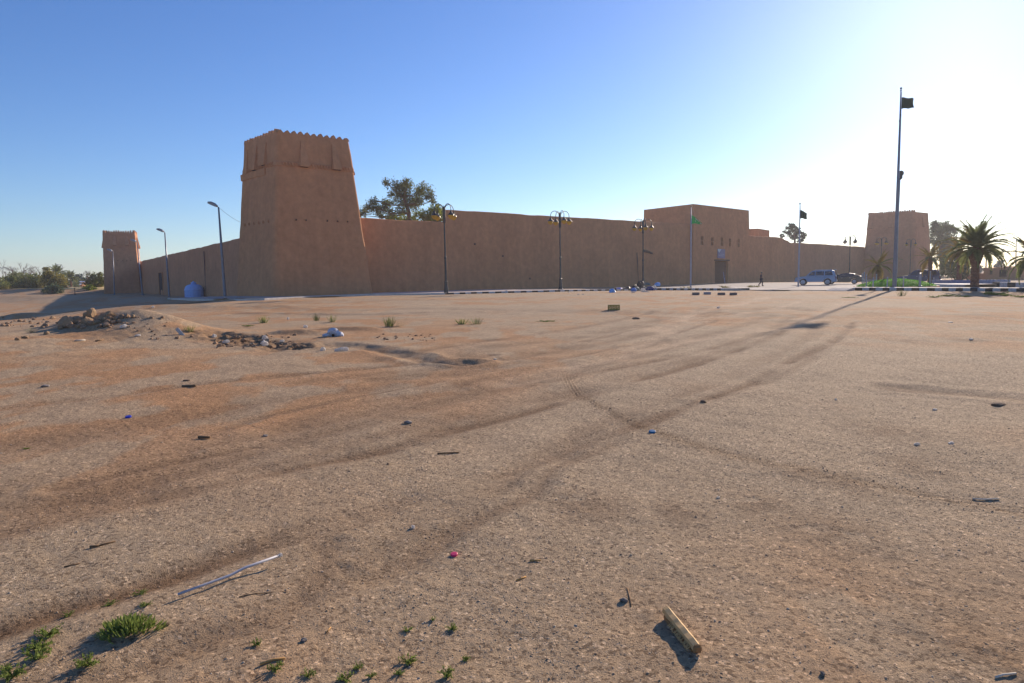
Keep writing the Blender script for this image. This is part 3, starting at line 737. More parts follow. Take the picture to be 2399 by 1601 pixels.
for (x, y0, y1, y2, y3, w) in ((1644.5, 553.5, 563.5, 564.5, 574, 5.6), (1668.5, 556, 565, 566, 575, 5.8), (1691, 556, 566, 567, 576, 5.6), (1709.8, 558, 567, 568, 577, 4.8), (1730, 559, 568, 569, 578, 4.8)):
    for (ya, yb) in ((y0, y1), (y2, y3)):
        u0, v1 = uv(x - w / 2, ya); u1, v0 = uv(x + w / 2, yb); holes.append((u0, u1, v0, v1, .45))
du0, dv1 = uv(1674.8, 611.5); du1, _ = uv(1705.6, 611.5); dv0 = (1.2 - .22) / (HG + 1.2)
hd_ = (du0, du1, dv0, dv1, 1.4)
mb, ptf, nF = gface(gt, bl, br, tR, tl, holes + [hd_], 'f', M_MUD)
mb.add([c3(e2, -1.2), bl, tl, tbl], [(0, 1, 2, 3)]); mb.add([br, c3(e1 + e2, -1.2), tbr, tR], [(0, 1, 2, 3)]); mb.add([c3(e1 + e2, -1.2), c3(e2, -1.2), tbl, tbr], [(0, 1, 2, 3)])
mb.add([tl, tR, tbr, tbl], [(0, 1, 2, 3)])
mb.build('gatehouse_body', M_MUD, gt)
for h in holes:
    f = [ptf(h[0], h[2]), ptf(h[1], h[2]), ptf(h[1], h[3]), ptf(h[0], h[3])]
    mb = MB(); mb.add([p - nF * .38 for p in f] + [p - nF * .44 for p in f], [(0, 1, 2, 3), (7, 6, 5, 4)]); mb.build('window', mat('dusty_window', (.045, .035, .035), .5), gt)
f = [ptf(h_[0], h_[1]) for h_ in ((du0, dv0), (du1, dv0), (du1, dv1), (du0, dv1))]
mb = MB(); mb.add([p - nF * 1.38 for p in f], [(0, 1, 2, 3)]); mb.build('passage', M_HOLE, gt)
eU = (f[1] - f[0]).normalized(); wG = (f[1] - f[0]).length; hG = (f[3] - f[0]).length; aG = math.atan2(eU.y, eU.x)
# open leaf folded back on the right, and beam over the door
mb = MB(); a0 = f[0] + eU * (wG * .42) - nF * 1.25; a1 = f[1] - nF * .55 - eU * .06
mb.add([a0, a1, a1 + Vector((0, 0, hG - .1)), a0 + Vector((0, 0, hG - .1))] + [p + nF * .08 for p in (a0, a1, a1 + Vector((0, 0, hG - .1)), a0 + Vector((0, 0, hG - .1)))], [(3, 2, 1, 0), (4, 5, 6, 7), (0, 1, 5, 4), (1, 2, 6, 5), (2, 3, 7, 6), (3, 0, 4, 7)])
dlf = mb.build('door', mat('brown_door_leaf', (.16, .09, .06), .8, vscale=4), gt)
mb = MB(); c = (f[2] + f[3]) / 2 + nF * .05; mb.box((c.x, c.y, c.z + .12), (wG + .35, .34, .24), rz=aG, bev=.03); mb.build('lintel', mat('lintel_wood', (.13, .08, .055), .9), gt)
# roof house behind, right of the gatehouse
rb0 = P(1748, 640, 136.0); rb1 = P(1801, 640, 141.0); HR = CAM_H + (637.4 - 540) / F * 137.5
mb = MB(); e = V2(rb1) - V2(rb0); L = e.length; e = e / L; nn = Vector((-e.y, e.x))
pr = [Vector((0, 0)), e * L * .45 - nn * .2, e * L, e * L + nn * 6, nn * 6]
mb.loft([[(p.x, p.y, z) for p in pr] for z in (-1, HR)], caps=True)
mb.v = [(x, y, (z if z < 0 else z + (.18 if i == 6 else 0) - (.05 if i in (7, 8) else 0))) for i, (x, y, z) in enumerate(mb.v)]
o = mb.build('mud_building', M_MUD); o.location = (rb0.x, rb0.y, 0); tag(o, 'low flat roofed mud block showing over the wall just right of the gatehouse', 'building')
# sign board above the gate
def fpt(x, y, off): u, v = uv(x, y); return ptf(u, v) + nF * off + Vector((g0.x, g0.y, 0))
s00, s10, s11, s01 = fpt(1680, 604.5, .12), fpt(1697, 605.5, .12), fpt(1697, 584, .12), fpt(1680, 583, .12)
sg = thing('sign_board', s00, 'grey violet sign board with pale triangle and two lines of writing above the gate', 'sign')
def loc_(p): return p - s00
def panel(a, b, c, d, th, name, m):
    q = [loc_(p) for p in (a, b, c, d)]; mb = MB(); mb.add(q + [p - nF * th for p in q], [(0, 1, 2, 3), (7, 6, 5, 4), (0, 4, 5, 1), (1, 5, 6, 2), (2, 6, 7, 3), (3, 7, 4, 0)]); return mb.build(name, m, sg)
panel(s00, s10, s11, s01, .10, 'board', M_SIGN)
sx = s10 - s00; sy = s01 - s00
def sp_(u, v, o=.01): return s00 + sx * u + sy * v + nF * o - s00
mb = MB(); q = [sp_(.0, 1.0), sp_(.47, .98), sp_(.20, .60), sp_(.0, .82)]; mb.add(q, [(3, 2, 1, 0)]); mb.build('emblem', mat('pale_emblem', (.62, .66, .64), .6), sg)
for row, v0 in enumerate((.42, .24)):
    mb = MB(); u = .10
    while u < .88:
        w = random.uniform(.035, .09); hh = random.uniform(.035, .07); mb.add([sp_(u, v0), sp_(u + w, v0), sp_(u + w, v0 + hh * .6), sp_(u + w * .3, v0 + hh)], [(0, 1, 2, 3)]); u += w + .02
    mb.build('lettering', mat('pale_lettering', (.55, .56, .62), .6), sg)
# long pale roll leaning in the doorway
b0 = f[0] + eU * (wG * .80) - nF * .15; bl_ = thing('leaning_pole', Vector((b0.x + g0.x, b0.y + g0.y, b0.z)), 'pale lilac roll of sheet leaning inside the gate doorway', 'roll')
mb = MB(); mb.tube([(0, 0, 0), -eU * .35 - nF * .12 + Vector((0, 0, 1.9))], [.09, .06], 8); mb.build('roll', mat('lilac_sheet', (.34, .33, .50), .6), bl_)
mb = MB(); mb.tube([-eU * .1 + Vector((0, 0, 1.0)), -eU * .14 - nF * .05 + Vector((0, 0, 1.15))], [.1, .1], 8); mb.build('strap', M_BLACK, bl_)
# ------------------------------------------------------------------ pavement, kerbs, road
def ribbon(name, pts, prof, m, kind='structure', mi=None, block=None, close=False, parent=None, label=None, cat=None, group=None):
    """sweep a cross-section (outward offset, height) along ground points; outward = right of travel"""
    mb = MB(); pts = [Vector(p) for p in pts]; out = []
    if block:
        q = [pts[0]]; acc = 0
        for a, b in zip(pts[:-1], pts[1:]):
            L = (b - a).length; n = max(1, round(L / block))
            for k in range(1, n + 1): q.append(lerp(a, b, k / n))
        pts = q
    rings = []
    for i, p in enumerate(pts):
        d = (pts[min(i + 1, len(pts) - 1)] - pts[max(0, i - 1)]); d = Vector((d.x, d.y)).normalized(); n_ = Vector((d.y, -d.x))
        rings.append([(p.x + n_.x * u, p.y + n_.y * u, p.z + z) for u, z in prof])
    for i in range(len(rings) - 1):
        mb.loft([rings[i], rings[i + 1]], mi=(i % 2) if block else 0, closed=False)
    o = mb.build(name, m, parent)
    if parent is None: tag(o, label, cat, group, kind)
    return o
def sheet(name, poly, m, z=None, dz=.0, th=.5):
    """flat slab with a thickness from an outline"""
    mb = MB(); top = [(p[0], p[1], (p[2] if z is None else z) + dz) for p in poly]; bot = [(x, y, zz - th) for x, y, zz in top]; n = len(top)
    mb.add(top + bot, [tuple(range(n))] + [(i, i + n, (i + 1) % n + n, (i + 1) % n) for i in range(n)])
    o = mb.build(name, m); me = o.data; return tag(o, kind='structure')
KP = [(0, -.5), (0, .13), (-.03, .16), (-.30, .16), (-.30, -.3)]
# plain kerb strip round the tower, then painted kerb along the wall
k1 = [GT(x, y) for x, y in ((392, 702), (430, 703.5), (500, 704.5), (560, 705), (620, 704), (660, 701.8), (750, 697.5), (867, 693.2), (960, 691.8), (1042, 690.6))]
ribbon('kerb', k1, KP, mat('pale_kerb_stone', (.62, .56, .48), .9, vscale=3))
k2 = [GT(x, y) for x, y in ((1050, 690.4), (1130, 688), (1220, 686), (1313, 683.6), (1400, 682), (1480, 681))]
ribbon('painted_kerb', k2, KP, [M_KB, M_KW], block=.62)
pv = [p - Vector((0, 0, 0)) for p in k1[::1]] + k2
inner = []
outl = [Vector((p.x, p.y, p.z + .125)) for p in pv]
mbp = MB()
def inw(p):
    # toward the wall, in the direction away from the road
    return None
# pavement strips as quads between kerb and walls
rows = []
for i, p in enumerate(outl):
    d = outl[min(i + 1, len(outl) - 1)] - outl[max(0, i - 1)]; d = Vector((d.x, d.y)).normalized(); n_ = Vector((-d.y, d.x))
    w = 14 if i > 3 else 9
    if i < 2: w = 6
    p0 = p + Vector((n_.x, n_.y, 0)) * .29; rows.append([(p0.x + n_.x * w * t, p0.y + n_.y * w * t, p.z) for t in (0, .5, 1)])
mbp.loft(rows, closed=False); tag(mbp.build('pavement', mat('paving', (.46, .38, .33), .9, vscale=1.2, bump=.01)), kind='structure')
# kerb of the plaza, painted black and white, in two runs with a driveway between
KH = [(0, -.6), (0, .19), (-.04, .23), (-.34, .23), (-.34, -.4)]
def kz(x, y): p = G(x, y, 0); p.z = gh(p.x, p.y); return GT(x, y)
k3 = [GT(x, y) for x, y in ((1440, 679.6), (1500, 680), (1560, 680.2), (1620, 680.6), (1680, 681), (1726, 681.4))]
k4 = [GT(x, y) for x, y in ((1952, 681), (2020, 681.2), (2100, 681.6), (2190, 682.2), (2290, 683), (2400, 684), (2520, 685.5), (2700, 688))]
ribbon('painted_kerb', k3, KH, [M_KB, M_KW], block=.52)
ribbon('painted_kerb', k4, KH, [M_KW, M_KB], block=.52)
def strip(name, pts, w0, w1, dz, m, th=0):
    rows = []
    for i, p in enumerate(pts):
        d = pts[min(i + 1, len(pts) - 1)] - pts[max(0, i - 1)]; d = Vector((d.x, d.y)).normalized(); n_ = Vector((-d.y, d.x))
        rows.append([(p.x + n_.x * w, p.y + n_.y * w, p.z + z) for w, z in ((w0, dz), ((w0 + w1) / 2, dz), (w1, dz), (w1 + .02, dz - .5))])
    mb = MB(); mb.loft(rows, closed=False); return tag(mb.build(name, m), kind='structure')
strip('median', k3, .335, 1.7, .225, M_CONC); strip('median', k4, .335, 2.1, .225, M_CONC)
# sloping kerb ends and driveway apron
def wedge(pa, pb, flip):
    mb = MB(); d = (pb - pa); d = Vector((d.x, d.y)).normalized(); n_ = Vector((-d.y, d.x)); L = (V2(pb) - V2(pa)).length
    rg = []
    for t, h in ((0, .23), (.5, .14), (1, .03)):
        p = lerp(pa, pb, t); rg.append([(p.x, p.y, p.z - .3), (p.x, p.y, p.z + h), (p.x + n_.x * 1.7, p.y + n_.y * 1.7, p.z + h), (p.x + n_.x * 1.7, p.y + n_.y * 1.7, p.z - .3)])
    mb.loft(rg, caps=True); return tag(mb.build('kerb_end', M_CONC), kind='structure')
wedge(k3[-1], GT(1752, 680.5), 0); wedge(k4[0], GT(1934, 682), 1)
# driveway between the two runs: a thin slab following the ground
dpts = [GT(1748, 676), GT(1768, 681), GT(1800, 682.3), GT(1850, 682), GT(1900, 682), GT(1938, 681.6)]
mbd = MB(); rows = []
for i, p in enumerate(dpts):
    rows.append([(p.x + 1.0 * t * .15 * 18, p.y + t * 18, gh(p.x + 2.7 * t, p.y + t * 18) + .05) for t in (0, .2, .45, .7, 1)])
    r0 = rows[-1][0]; rows[-1] = [(r0[0], r0[1] - .02, r0[2] - .4)] + rows[-1]
mbd.loft(rows, closed=False); tag(mbd.build('road', M_ROAD), kind='structure')
# paved plaza floor behind the median
pl_pts = []
mbq = MB(); xs = np.linspace(0, 1, 40)
base_line = [k3[0] + Vector((0, 3.5, 0))] + [p + Vector((.8, 2.2, 0)) for p in k3[1:]] + [p + Vector((1.2, 2.6, 0)) for p in k4]
rows = []
for p in base_line:
    q1 = Vector((p.x + 26, p.y + 30)); 
    rows.append([(lerp(p.x, q1.x, t), lerp(p.y, q1.y, t), gh(lerp(p.x, q1.x, t), lerp(p.y, q1.y, t)) + .04) for t in np.linspace(0, 1, 12)])
mbq.loft(rows, closed=False); tag(mbq.build('plaza', mat('plaza_paving', (.30, .255, .22), .9, vscale=.6, bump=.01)), kind='structure')

# ------------------------------------------------------------------ the lawn roundabout
rc = P(2098, 668, 57.6); rc.z = gh(rc.x, rc.y); RR_ = 3.05
ring = [Vector((rc.x + (RR_ + .12) * math.cos(a), rc.y + (RR_ + .12) * math.sin(a), rc.z)) for a in np.linspace(0, 2 * math.pi, 29)]
KR_ = [(0, -.3), (0, .30), (-.03, .33), (-.25, .33), (-.25, 0)]
mb = MB()
for i in range(28):
    a0, a1 = 2 * math.pi * i / 28, 2 * math.pi * (i + 1) / 28
    rg = []
    for a in (a0, a1): rg.append([(rc.x + (RR_ + .15 + u) * math.cos(a), rc.y + (RR_ + .15 + u) * math.sin(a), rc.z + z) for u, z in KR_])
    mb.loft(rg, mi=i % 2, closed=False)
tag(mb.build('roundabout_kerb', [M_KR, M_KB]), kind='structure')
mb = MB(); rings = []
for k in range(9):
    f_ = k / 8; rr = (RR_ - .08) * (1 - f_) + .01; rings.append([(rc.x + rr * math.cos(a), rc.y + rr * math.sin(a), rc.z + .30 + .60 * (1 - (rr / RR_) ** 2) + random.uniform(-.01, .01)) for a in np.linspace(0, 2 * math.pi, 37)[:-1]])
mb.loft(rings); tag(mb.build('lawn', M_GRASS, smooth=True), kind='structure')
def lawn_z(x, y):
    r_ = math.hypot(x - rc.x, y - rc.y); return rc.z + .29 + .60 * max(0, 1 - (r_ / RR_) ** 2) if r_ < RR_ else gh(x, y)
# tufts
n = 5000; a = RNG.uniform(0, 6.283, n); r_ = RR_ * .96 * np.sqrt(RNG.random(n)); X = rc.x + r_ * np.cos(a); Y = rc.y + r_ * np.sin(a); Z = rc.z + .29 + .60 * (1 - (r_ / RR_) ** 2)
b = RNG.uniform(0, 6.283, n); w = .02; hgt = RNG.uniform(.05, .11, n); dx, dy = np.cos(b) * w, np.sin(b) * w; lx, ly = RNG.uniform(-.03, .03, n), RNG.uniform(-.03, .03, n)
V = np.stack([np.stack([X - dx, Y - dy, Z], 1), np.stack([X + dx, Y + dy, Z], 1), np.stack([X + lx, Y + ly, Z + hgt], 1)], 1).reshape(-1, 3)
tag(npmesh('grass', V, np.arange(3 * n), 3, mat('lawn_blades', (.12, .34, .02), .8, var=.3, trans=.4)), kind='stuff')

# white posts round it
def post(x, yb, D, h, first=None):
    p = P(x, yb, D); t = first and copy_tree(first)
    if not t:
        t = thing('post', (0, 0, 0), 'x', 'post'); mb = MB(); mb.lathe([(.075, -.3), (.075, .02), (.045, .03), (.045, h - .02), (.05, h - .015), (.05, h), (.01, h + .02)], n=10); mb.build('post_tube', M_WPOLE, t)
        mb = MB(); mb.lathe([(.055, h - .16), (.055, h - .12)], n=10); mb.build('collar', M_GREYP, t)
    t.location = (p.x, p.y, lawn_z(p.x, p.y)); return t
posts = [(2019.8, 60.0, 'leftmost white post of the ring round the lawn mound'), (2024, 58.6, 'white post second from the left in the ring round the lawn'), (2029.5, 56.8, 'white post third from the left in the ring round the lawn'),
         (2045.5, 55.2, 'white post fourth from the left, at the front edge of the lawn mound'), (2053, 60.6, 'white post behind the left slope of the lawn, before the young palm'),
         (2078.5, 54.2, 'white post in front of the lawn, next left of the tall flagpole'), (2086.5, 61.3, 'white post behind the lawn top, just left of the tall flagpole'),
         (2116.5, 54.2, 'white post in front of the lawn, next right of the tall flagpole'), (2122, 61.2, 'white post behind the lawn, next right of the tall flagpole'),
         (2155, 54.8, 'thick white post before the side of the dark blue car'), (2178.5, 56.4, 'white post at the right edge of the lawn before the dark blue car'), (2187, 58.6, 'rightmost white post of the ring round the lawn mound')]
first = None
for x, D, lab in posts:
    t = post(x, 668, D, 1.02, first); first = first or t
    if 'thick' in lab: t.scale = (1.9, 1.9, 1)
    tag(t, lab, 'post', 'white posts round the lawn mound')

# ------------------------------------------------------------------ flagpoles
def flag_mesh(name, w, h, pts_fn, m, parent, nx=16, ny=9):
    mb = MB(); th = .012
    fr = [[pts_fn(i / nx, j / ny) for j in range(ny + 1)] for i in range(nx + 1)]
    vs = [p for r_ in fr for p in r_]; n_ = ny + 1; k = len(vs)
    fs = [(i * n_ + j, (i + 1) * n_ + j, (i + 1) * n_ + j + 1, i * n_ + j + 1) for i in range(nx) for j in range(ny)]
    mb.add(vs, fs); o = mb.build(name, m, parent, smooth=True)
    md = o.modifiers.new('thick', 'SOLIDIFY'); md.thickness = th; return o
def flagpole(base, H, r0, r1, label, mpole, fl, mflag, group, lean=(0, 0), ball=.1, marks=False):
    t = thing('flagpole', base, label, 'flagpole', group)
    mb = MB(); tx, ty = lean
    mb.tube([(0, 0, -.4), (0, 0, .0), (tx * .5, ty * .5, H * .5), (tx, ty, H)], [r0, r0, (r0 + r1) / 2, r1], 12); mb.build('pole', mpole, t, smooth=True)
    mb = MB(); mb.lathe([(.02, -ball * 2.2), (r1 * 1.6, -ball * 2.0), (r1 * 1.6, -ball * 1.5), (.02, -ball * 1.3), (.02, -ball * .95)] + [(max(.005, ball * math.sin(a)), -ball * math.cos(a)) for a in np.linspace(.2, math.pi, 9)], c=(tx, ty, H + ball * 2.2), n=14); mb.build('finial', M_IRON, t, smooth=True)
    mb = MB(); mb.box((0, 0, .02), (r0 * 4, r0 * 4, .08)); 
    for k in range(4): a = math.pi / 4 + k * math.pi / 2; mb.lathe([(.02, 0), (.02, .08)], c=(r0 * 2.1 * math.cos(a), r0 * 2.1 * math.sin(a), .06), n=6)
    mb.build('base_plate', M_GREYP, t)
    f0, w, h, fn = fl
    def pf(u, v):
        x, z = fn(u, v); y = .16 * w * math.sin(u * 7 + v * 2.5) * u; return (tx * (H - f0) / H + r1 + x, ty + y, H - f0 + z)
    fo = flag_mesh('flag', w, h, pf, mflag, t)
    mb = MB(); mb.tube([(r1 + .03 + tx, ty, H - .1), (r1 + .05, 0, H * .5), (r0 + .04, 0, 1.2)], .012, 5); mb.build('halyard', M_STEEL, t)
    return t, fo, pf
# the tall one in the lawn
fp = P(2095.5, 671, 55.0); zt = P(2111, 207, 55.0)
H1 = zt.z - lawn_z(fp.x, fp.y) - .15
def fl_tall(u, v): return (1.0 * u + .03, -.90 * v * (1 - .12 * u) - .12 * u ** 1.2 + .10 * u * (v) + .03 * math.sin(u * 9))
fp_, fo, pf = flagpole((fp.x, fp.y, lawn_z(fp.x, fp.y) - .05), H1, .17, .045, 'very tall tapering steel flagpole with a dark green flag, rising from the lawn mound', M_GREYP, (.5, 1.05, .9, fl_tall), M_FLAGD, 'flagpoles before the fort', lean=(zt.x - fp.x, 0), ball=.085)
for dx, dz, hz in ((.03, 1.9, .25), (-.02, 2.3, .14)): mb = MB(); mb.box((zt.x - fp.x + dx, 0, H1 - dz), (.10, .1, hz), bev=.02); mb.build('pulley', M_IRON, fp_)
# pale pole left of the gate
b4 = P(1618, 671, 82.0); z4 = gh(b4.x, b4.y)
def fl_g(u, v): return (1.28 * u * (1 - .0 * v), -1.08 * v * (1 - .93 * u) - 1.02 * u + .10 * math.sin(u * 5) * (1 - u))
f4, fo4, pf4 = flagpole((b4.x, b4.y, z4), P(1619.5, 486, 82).z - z4, .10, .05, 'white flagpole left of the gate with a drooping bright green flag', M_WPOLE, (.9, 1.3, 1.1, fl_g), M_FLAG, 'flagpoles before the fort', ball=.07)
# white script and sword on the cloth, seen as a pale broken stripe
def cloth_mark(cells, pf_, parent, name):
    mb = MB()
    for (u0, u1, v0, v1) in cells:
        for s_ in (-.02, .02):
            q = []
            for (u, v) in ((u0, v0), (u1, v0), (u1, v1), (u0, v1)): p = pf_(u, v); q.append((p[0], p[1] + s_, p[2]))
            mb.add(q, [(0, 1, 2, 3)] if s_ < 0 else [(3, 2, 1, 0)])
    return mb.build(name, M_WHITE, parent)
cloth_mark([(.36 + .085 * k, .36 + .085 * k + .09, .06 + .02 * (k % 2), .26 + .05 * (k % 3)) for k in range(5)] + [(.80, .97, .10, .9)], pf4, fo4, 'script')
cloth_mark([(.30, .86, .55, .62), (.34, .37, .48, .70)], pf4, fo4, 'sword')
b5 = P(1870.2, 669, 78.5); z5 = gh(b5.x, b5.y)
def fl_d(u, v): return (.80 * u, -.98 * v * (1 - .34 * u) - .36 * u + .05 * math.sin(u * 6))
f5, *_ = flagpole((b5.x, b5.y, z5), P(1872.3, 481, 78.5).z - z5, .10, .045, 'pale flagpole before the pale blue car with a small dark flag', M_WPOLE, (.55, .8, .95, fl_d), M_FLAGD, 'flagpoles before the fort', ball=.09)
f5.children[0].data.materials[0] = M_GREYP
# floodlight mast behind the tall pole
bm = P(2097.5, 665, 70.0); zm = gh(bm.x, bm.y); hm = P(2100.5, 414, 70).z - zm
mt = thing('floodlight_mast', (bm.x, bm.y, zm), 'thin dark mast with two round floodlights just left of the tallest flagpole', 'mast')
mb = MB(); mb.tube([(0, 0, -.3), (.02, 0, hm * .55), (.1, 0, hm)], [.13, .09, .055], 10); mb.lathe([(.12, 0), (.12, .12)], c=(.05, 0, hm * .66), n=10); mb.build('pole', M_GREYP, mt, smooth=True)
for dz, dx in ((.30, .14), (-.08, .02)):
    mb = MB(); mb.v = []; cyl = []
    for y, r_ in ((-.16, .20), (-.14, .27), (.02, .27), (.16, .12)): cyl.append([(dx + r_ * math.cos(a), y, hm + dz + r_ * math.sin(a)) for a in np.linspace(0, 2 * math.pi, 17)[:-1]])
    mb.loft(cyl, caps=True); mb.build('floodlight', M_IRON, mt)

# ------------------------------------------------------------------ lamp posts
def lamp(label, amber=True, arms=((0, 1.0), (90, 1.0), (180, 1.0), (270, 1.0)), Hh=8.6, small=False):
    t = thing('street_lamp', (0, 0, 0), label, 'street lamp', 'ornamental lamp posts along the fort')
    mb = MB(); mb.lathe([(.30, -.2), (.30, .10), (.22, .16), (.20, .5), (.15, 1.1), (.17, 1.14), (.17, 1.22), (.12, 1.28), (.105, 3.4), (.13, 3.45), (.13, 3.6), (.09, 3.7), (.072, Hh - 1.6)], n=12); mb.build('pole', M_IRON, t, smooth=False)
    mb = MB(); mb.lathe([(.10, Hh - 1.7), (.14, Hh - 1.62), (.14, Hh - .25), (.09, Hh - .15), (.03, Hh - .05), (.03, Hh + .0)], n=10); mb.build('head_column', M_IRON, t)
    for deg, sc_ in arms:
        a = R(deg); c, s_ = math.cos(a), math.sin(a); pts = []; Rr = .52 * sc_
        for k in range(13):
            b = math.pi * k / 12; pts.append((c * (.10 + Rr * (1 - math.cos(b))), s_ * (.10 + Rr * (1 - math.cos(b))), Hh - .42 + Rr * 1.02 * math.sin(b)))
        pts = [(c * .10, s_ * .10, Hh - 1.2)] + pts + [(pts[-1][0], pts[-1][1], Hh - .62)]
        mb = MB(); mb.tube(pts, .036, 7); arm = mb.build('arm', M_IRON, t, smooth=True)
        x, y, z = pts[-1]
        mb = MB(); mb.lathe([(.04, .05), (.09, .0), (.10, -.10), (.17, -.20), (.31, -.34), (.33, -.39), (.31, -.40)], c=(x, y, z), n=14); mb.build('lamp_shade', M_IRON, arm)
        mb = MB(); mb.lathe([(.31, -.40), (.30, -.50), (.22, -.66), (.10, -.76), (.02, -.78)], c=(x, y, z), n=14); mb.build('glass_globe', M_AMBER if amber else mat('grey_glass', (.22, .20, .20), .2, spec=.6), arm, smooth=True)
    return t
LP = [(1045.5, 689, 67.7, 41, 1, 'dark ornamental lamp post with amber globes, nearest the big tower', 8.65), (1313.5, 681, 77.8, 20, 1, 'second ornamental lamp post from the big tower, against the high wall', 8.7),
      (1506.5, 671, 90.3, 5, 1, 'ornamental lamp post rising from the rubbish heap at the kerb end', 8.85), (1989, 662, 122.0, 22, 0, 'dark four armed lamp post seen against the sky behind the parked cars', 8.1),
      (2062.5, 660, 134.0, 10, 1, 'ornamental lamp post in front of the far tower, left of the tall flagpole', 8.2), (2131, 660, 146.0, 15, 1, 'ornamental lamp post in front of the far tower, right of the tall flagpole', 8.3)]
lampA = None; lampB = None
for x, y, D, rz, am, lab, hh in LP:
    p = P(x, y, D); p.z = gh(p.x, p.y)
    if am: t = copy_tree(lampA) if lampA else lamp(lab); lampA = lampA or t
    else: t = lamp(lab, False); lampB = t
    if x in (1045.5, 1313.5): p.z += .0
    t.location = p; t.rotation_euler = (0, 0, R(rz)); t.scale = (1, 1, hh / 8.6); tag(t, lab, 'street lamp', 'ornamental lamp posts along the fort')
# plain poles with a floodlight, left side
def pole_lamp(pb, pt_, r_, lab, first=None):
    t = thing('floodlight_pole', pb, lab, 'floodlight pole', 'floodlight poles on the left')
    d = pt_ - pb; mb = MB(); mb.tube([Vector((0, 0, -.5)), Vector((0, 0, 0)), d * .5, d], [r_ * 1.3, r_ * 1.25, r_, r_ * .6], 8)
    mb.tube([d, d + Vector((-.25, -.05, .18))], .03, 6); mb.lathe([(r_ * 2, -.1), (r_ * 2, .12)], n=8); mb.build('pole', M_GREYP, t, smooth=True)
    c = d + Vector((-.5, -.1, .32)); mb = MB(); q = []
    u, v, w = Vector((-.72, -.1, .34)).normalized(), Vector((.1, -1, 0)).normalized(), Vector((.34, 0, .72)).normalized()
    for k, s_ in ((-.16, .7), (-.13, 1), (.04, 1), (.16, .45)): q.append([c + w * k + u * .42 * a * s_ + v * .28 * b * s_ for a, b in ((-1, -1), (1, -1), (1, 1), (-1, 1))])
    mb.loft(q, caps=True); mb.build('floodlight', mat('floodlight_housing', (.30, .30, .31), .4, metal=.5), t); return t
for (xb, yb, xt, yt, D, r_, lab) in ((527.5, 696, 512, 486, 68, .13, 'tall grey floodlight pole beside the big tower'), (397, 700, 386, 545, 93, .12, 'grey floodlight pole left of the blue tank, in front of the low door'),
                                 (334.5, 693.5, 321, 568, 116, .12, 'grey floodlight pole at the right edge of the small left tower'), (268.6, 694, 264.5, 590, 128, .10, 'grey floodlight pole in front of the small left tower face')):
    pb = P(xb, yb, D); pb.z = gh(pb.x, pb.y); pole_lamp(pb, P(xt, yt, D), r_, lab)
cb = P(512, 486, 68) ; ct = P(592, 530, 74.5)
mb = MB(); mb.tube([(lerp(cb, ct, t) - cb) - Vector((0, 0, 1.3 * 4 * t * (1 - t) * .25)) for t in np.linspace(0, 1, 12)], .016, 4); o = mb.build('cable', M_GREYP); o.location = cb; tag(o, 'thin sagging cable from the tall floodlight pole to the big tower', 'cable')
for (x, yb, xt, yt, D, lab) in ((2308, 664, 2313, 562, 120, 'thin grey pole behind the big palm on the right'), (2378.5, 664, 2381, 560, 130, 'thin grey pole near the right edge, before the low mud buildings')):
    pb = P(x, yb, D); pb.z = gh(pb.x, pb.y); d = P(xt, yt, D) - pb
    t = thing('pole', pb, lab, 'pole', 'thin poles behind the palm'); mb = MB(); mb.tube([(0, 0, -.3), (0, 0, 0), d * .5, d], [.14, .14, .11, .07], 8); mb.lathe([(.22, 0), (.2, .2)], n=8); mb.build('pole_shaft', M_GREYP, t)
    mb = MB(); mb.tube([d, d + Vector((-.5, 0, .12))], .05, 6); mb.box(d + Vector((-.75, 0, .14)), (.5, .25, .12), bev=.03); mb.build('lamp_head', M_GREYP, t)
pb = P(146, 688, 210); t = thing('street_lamp', pb, 'tiny distant street lamp above the trees on the far left', 'street lamp')
d = P(146, 623, 210) - pb; mb = MB(); mb.tube([(0, 0, -3), (0, 0, 0), d, d + Vector((-.5, 0, .3)), d + Vector((-1.0, 0, .35))], [.12, .12, .09, .07, .05], 6); mb.build('pole', M_STEEL, t)
mb = MB(); mb.box(d + Vector((-1.35, 0, .35)), (.8, .3, .15), bev=.04); mb.build('lamp_head', M_STEEL, t)

# ------------------------------------------------------------------ water tank
tb = P(455, 691, 87.0); tb.z = gh(tb.x, tb.y) - .05
tk = thing('water_tank', tb, 'pale blue ribbed plastic water tank with domed top by the left wall', 'water tank')
mb = MB(); mb.lathe([(1.02, 0), (1.06, .08), (1.06, .55), (1.10, .58), (1.10, .66), (1.07, .70), (1.07, .98), (1.13, 1.02), (1.13, 1.12), (1.08, 1.16), (1.04, 1.34), (.92, 1.55), (.70, 1.69), (.42, 1.78), (.30, 1.80)], n=32)
for k in range(16):
    a = 2 * math.pi * k / 16; mb.box((1.075 * math.cos(a), 1.075 * math.sin(a), .5), (.05, .10, .9), rz=a)
mb.build('tank_body', M_TANK, tk)
mb = MB(); mb.lathe([(.30, 1.76), (.30, 1.92), (.34, 1.93), (.34, 1.99), (.16, 2.04), (.12, 2.08), (.12, 2.16), (.02, 2.17)], n=20); mb.build('lid', M_TANK, tk)
mb = MB(); mb.tube([(.9, -.5, .15), (1.25, -.5, .15), (1.25, -.3, .15), (1.7, .2, .05)], .035, 6); mb.build('outlet_pipe', M_BLACK, tk)
p = P(478, 691, 88.5); p.z = gh(p.x, p.y); t = thing('pump', p, 'dark upright pump unit beside the right of the blue tank', 'pump')
mb = MB(); mb.box((0, 0, .62), (.42, .40, 1.2), bev=.05); mb.lathe([(.1, 1.2), (.1, 1.3), (.02, 1.35)], n=8); mb.build('housing', mat('dark_rusty_metal', (.06, .035, .03), .8), t)
mb = MB(); mb.tube([(.2, 0, .9), (.42, 0, .9), (.42, 0, .1)], .04, 6); mb.build('pipe', M_BLACK, t)

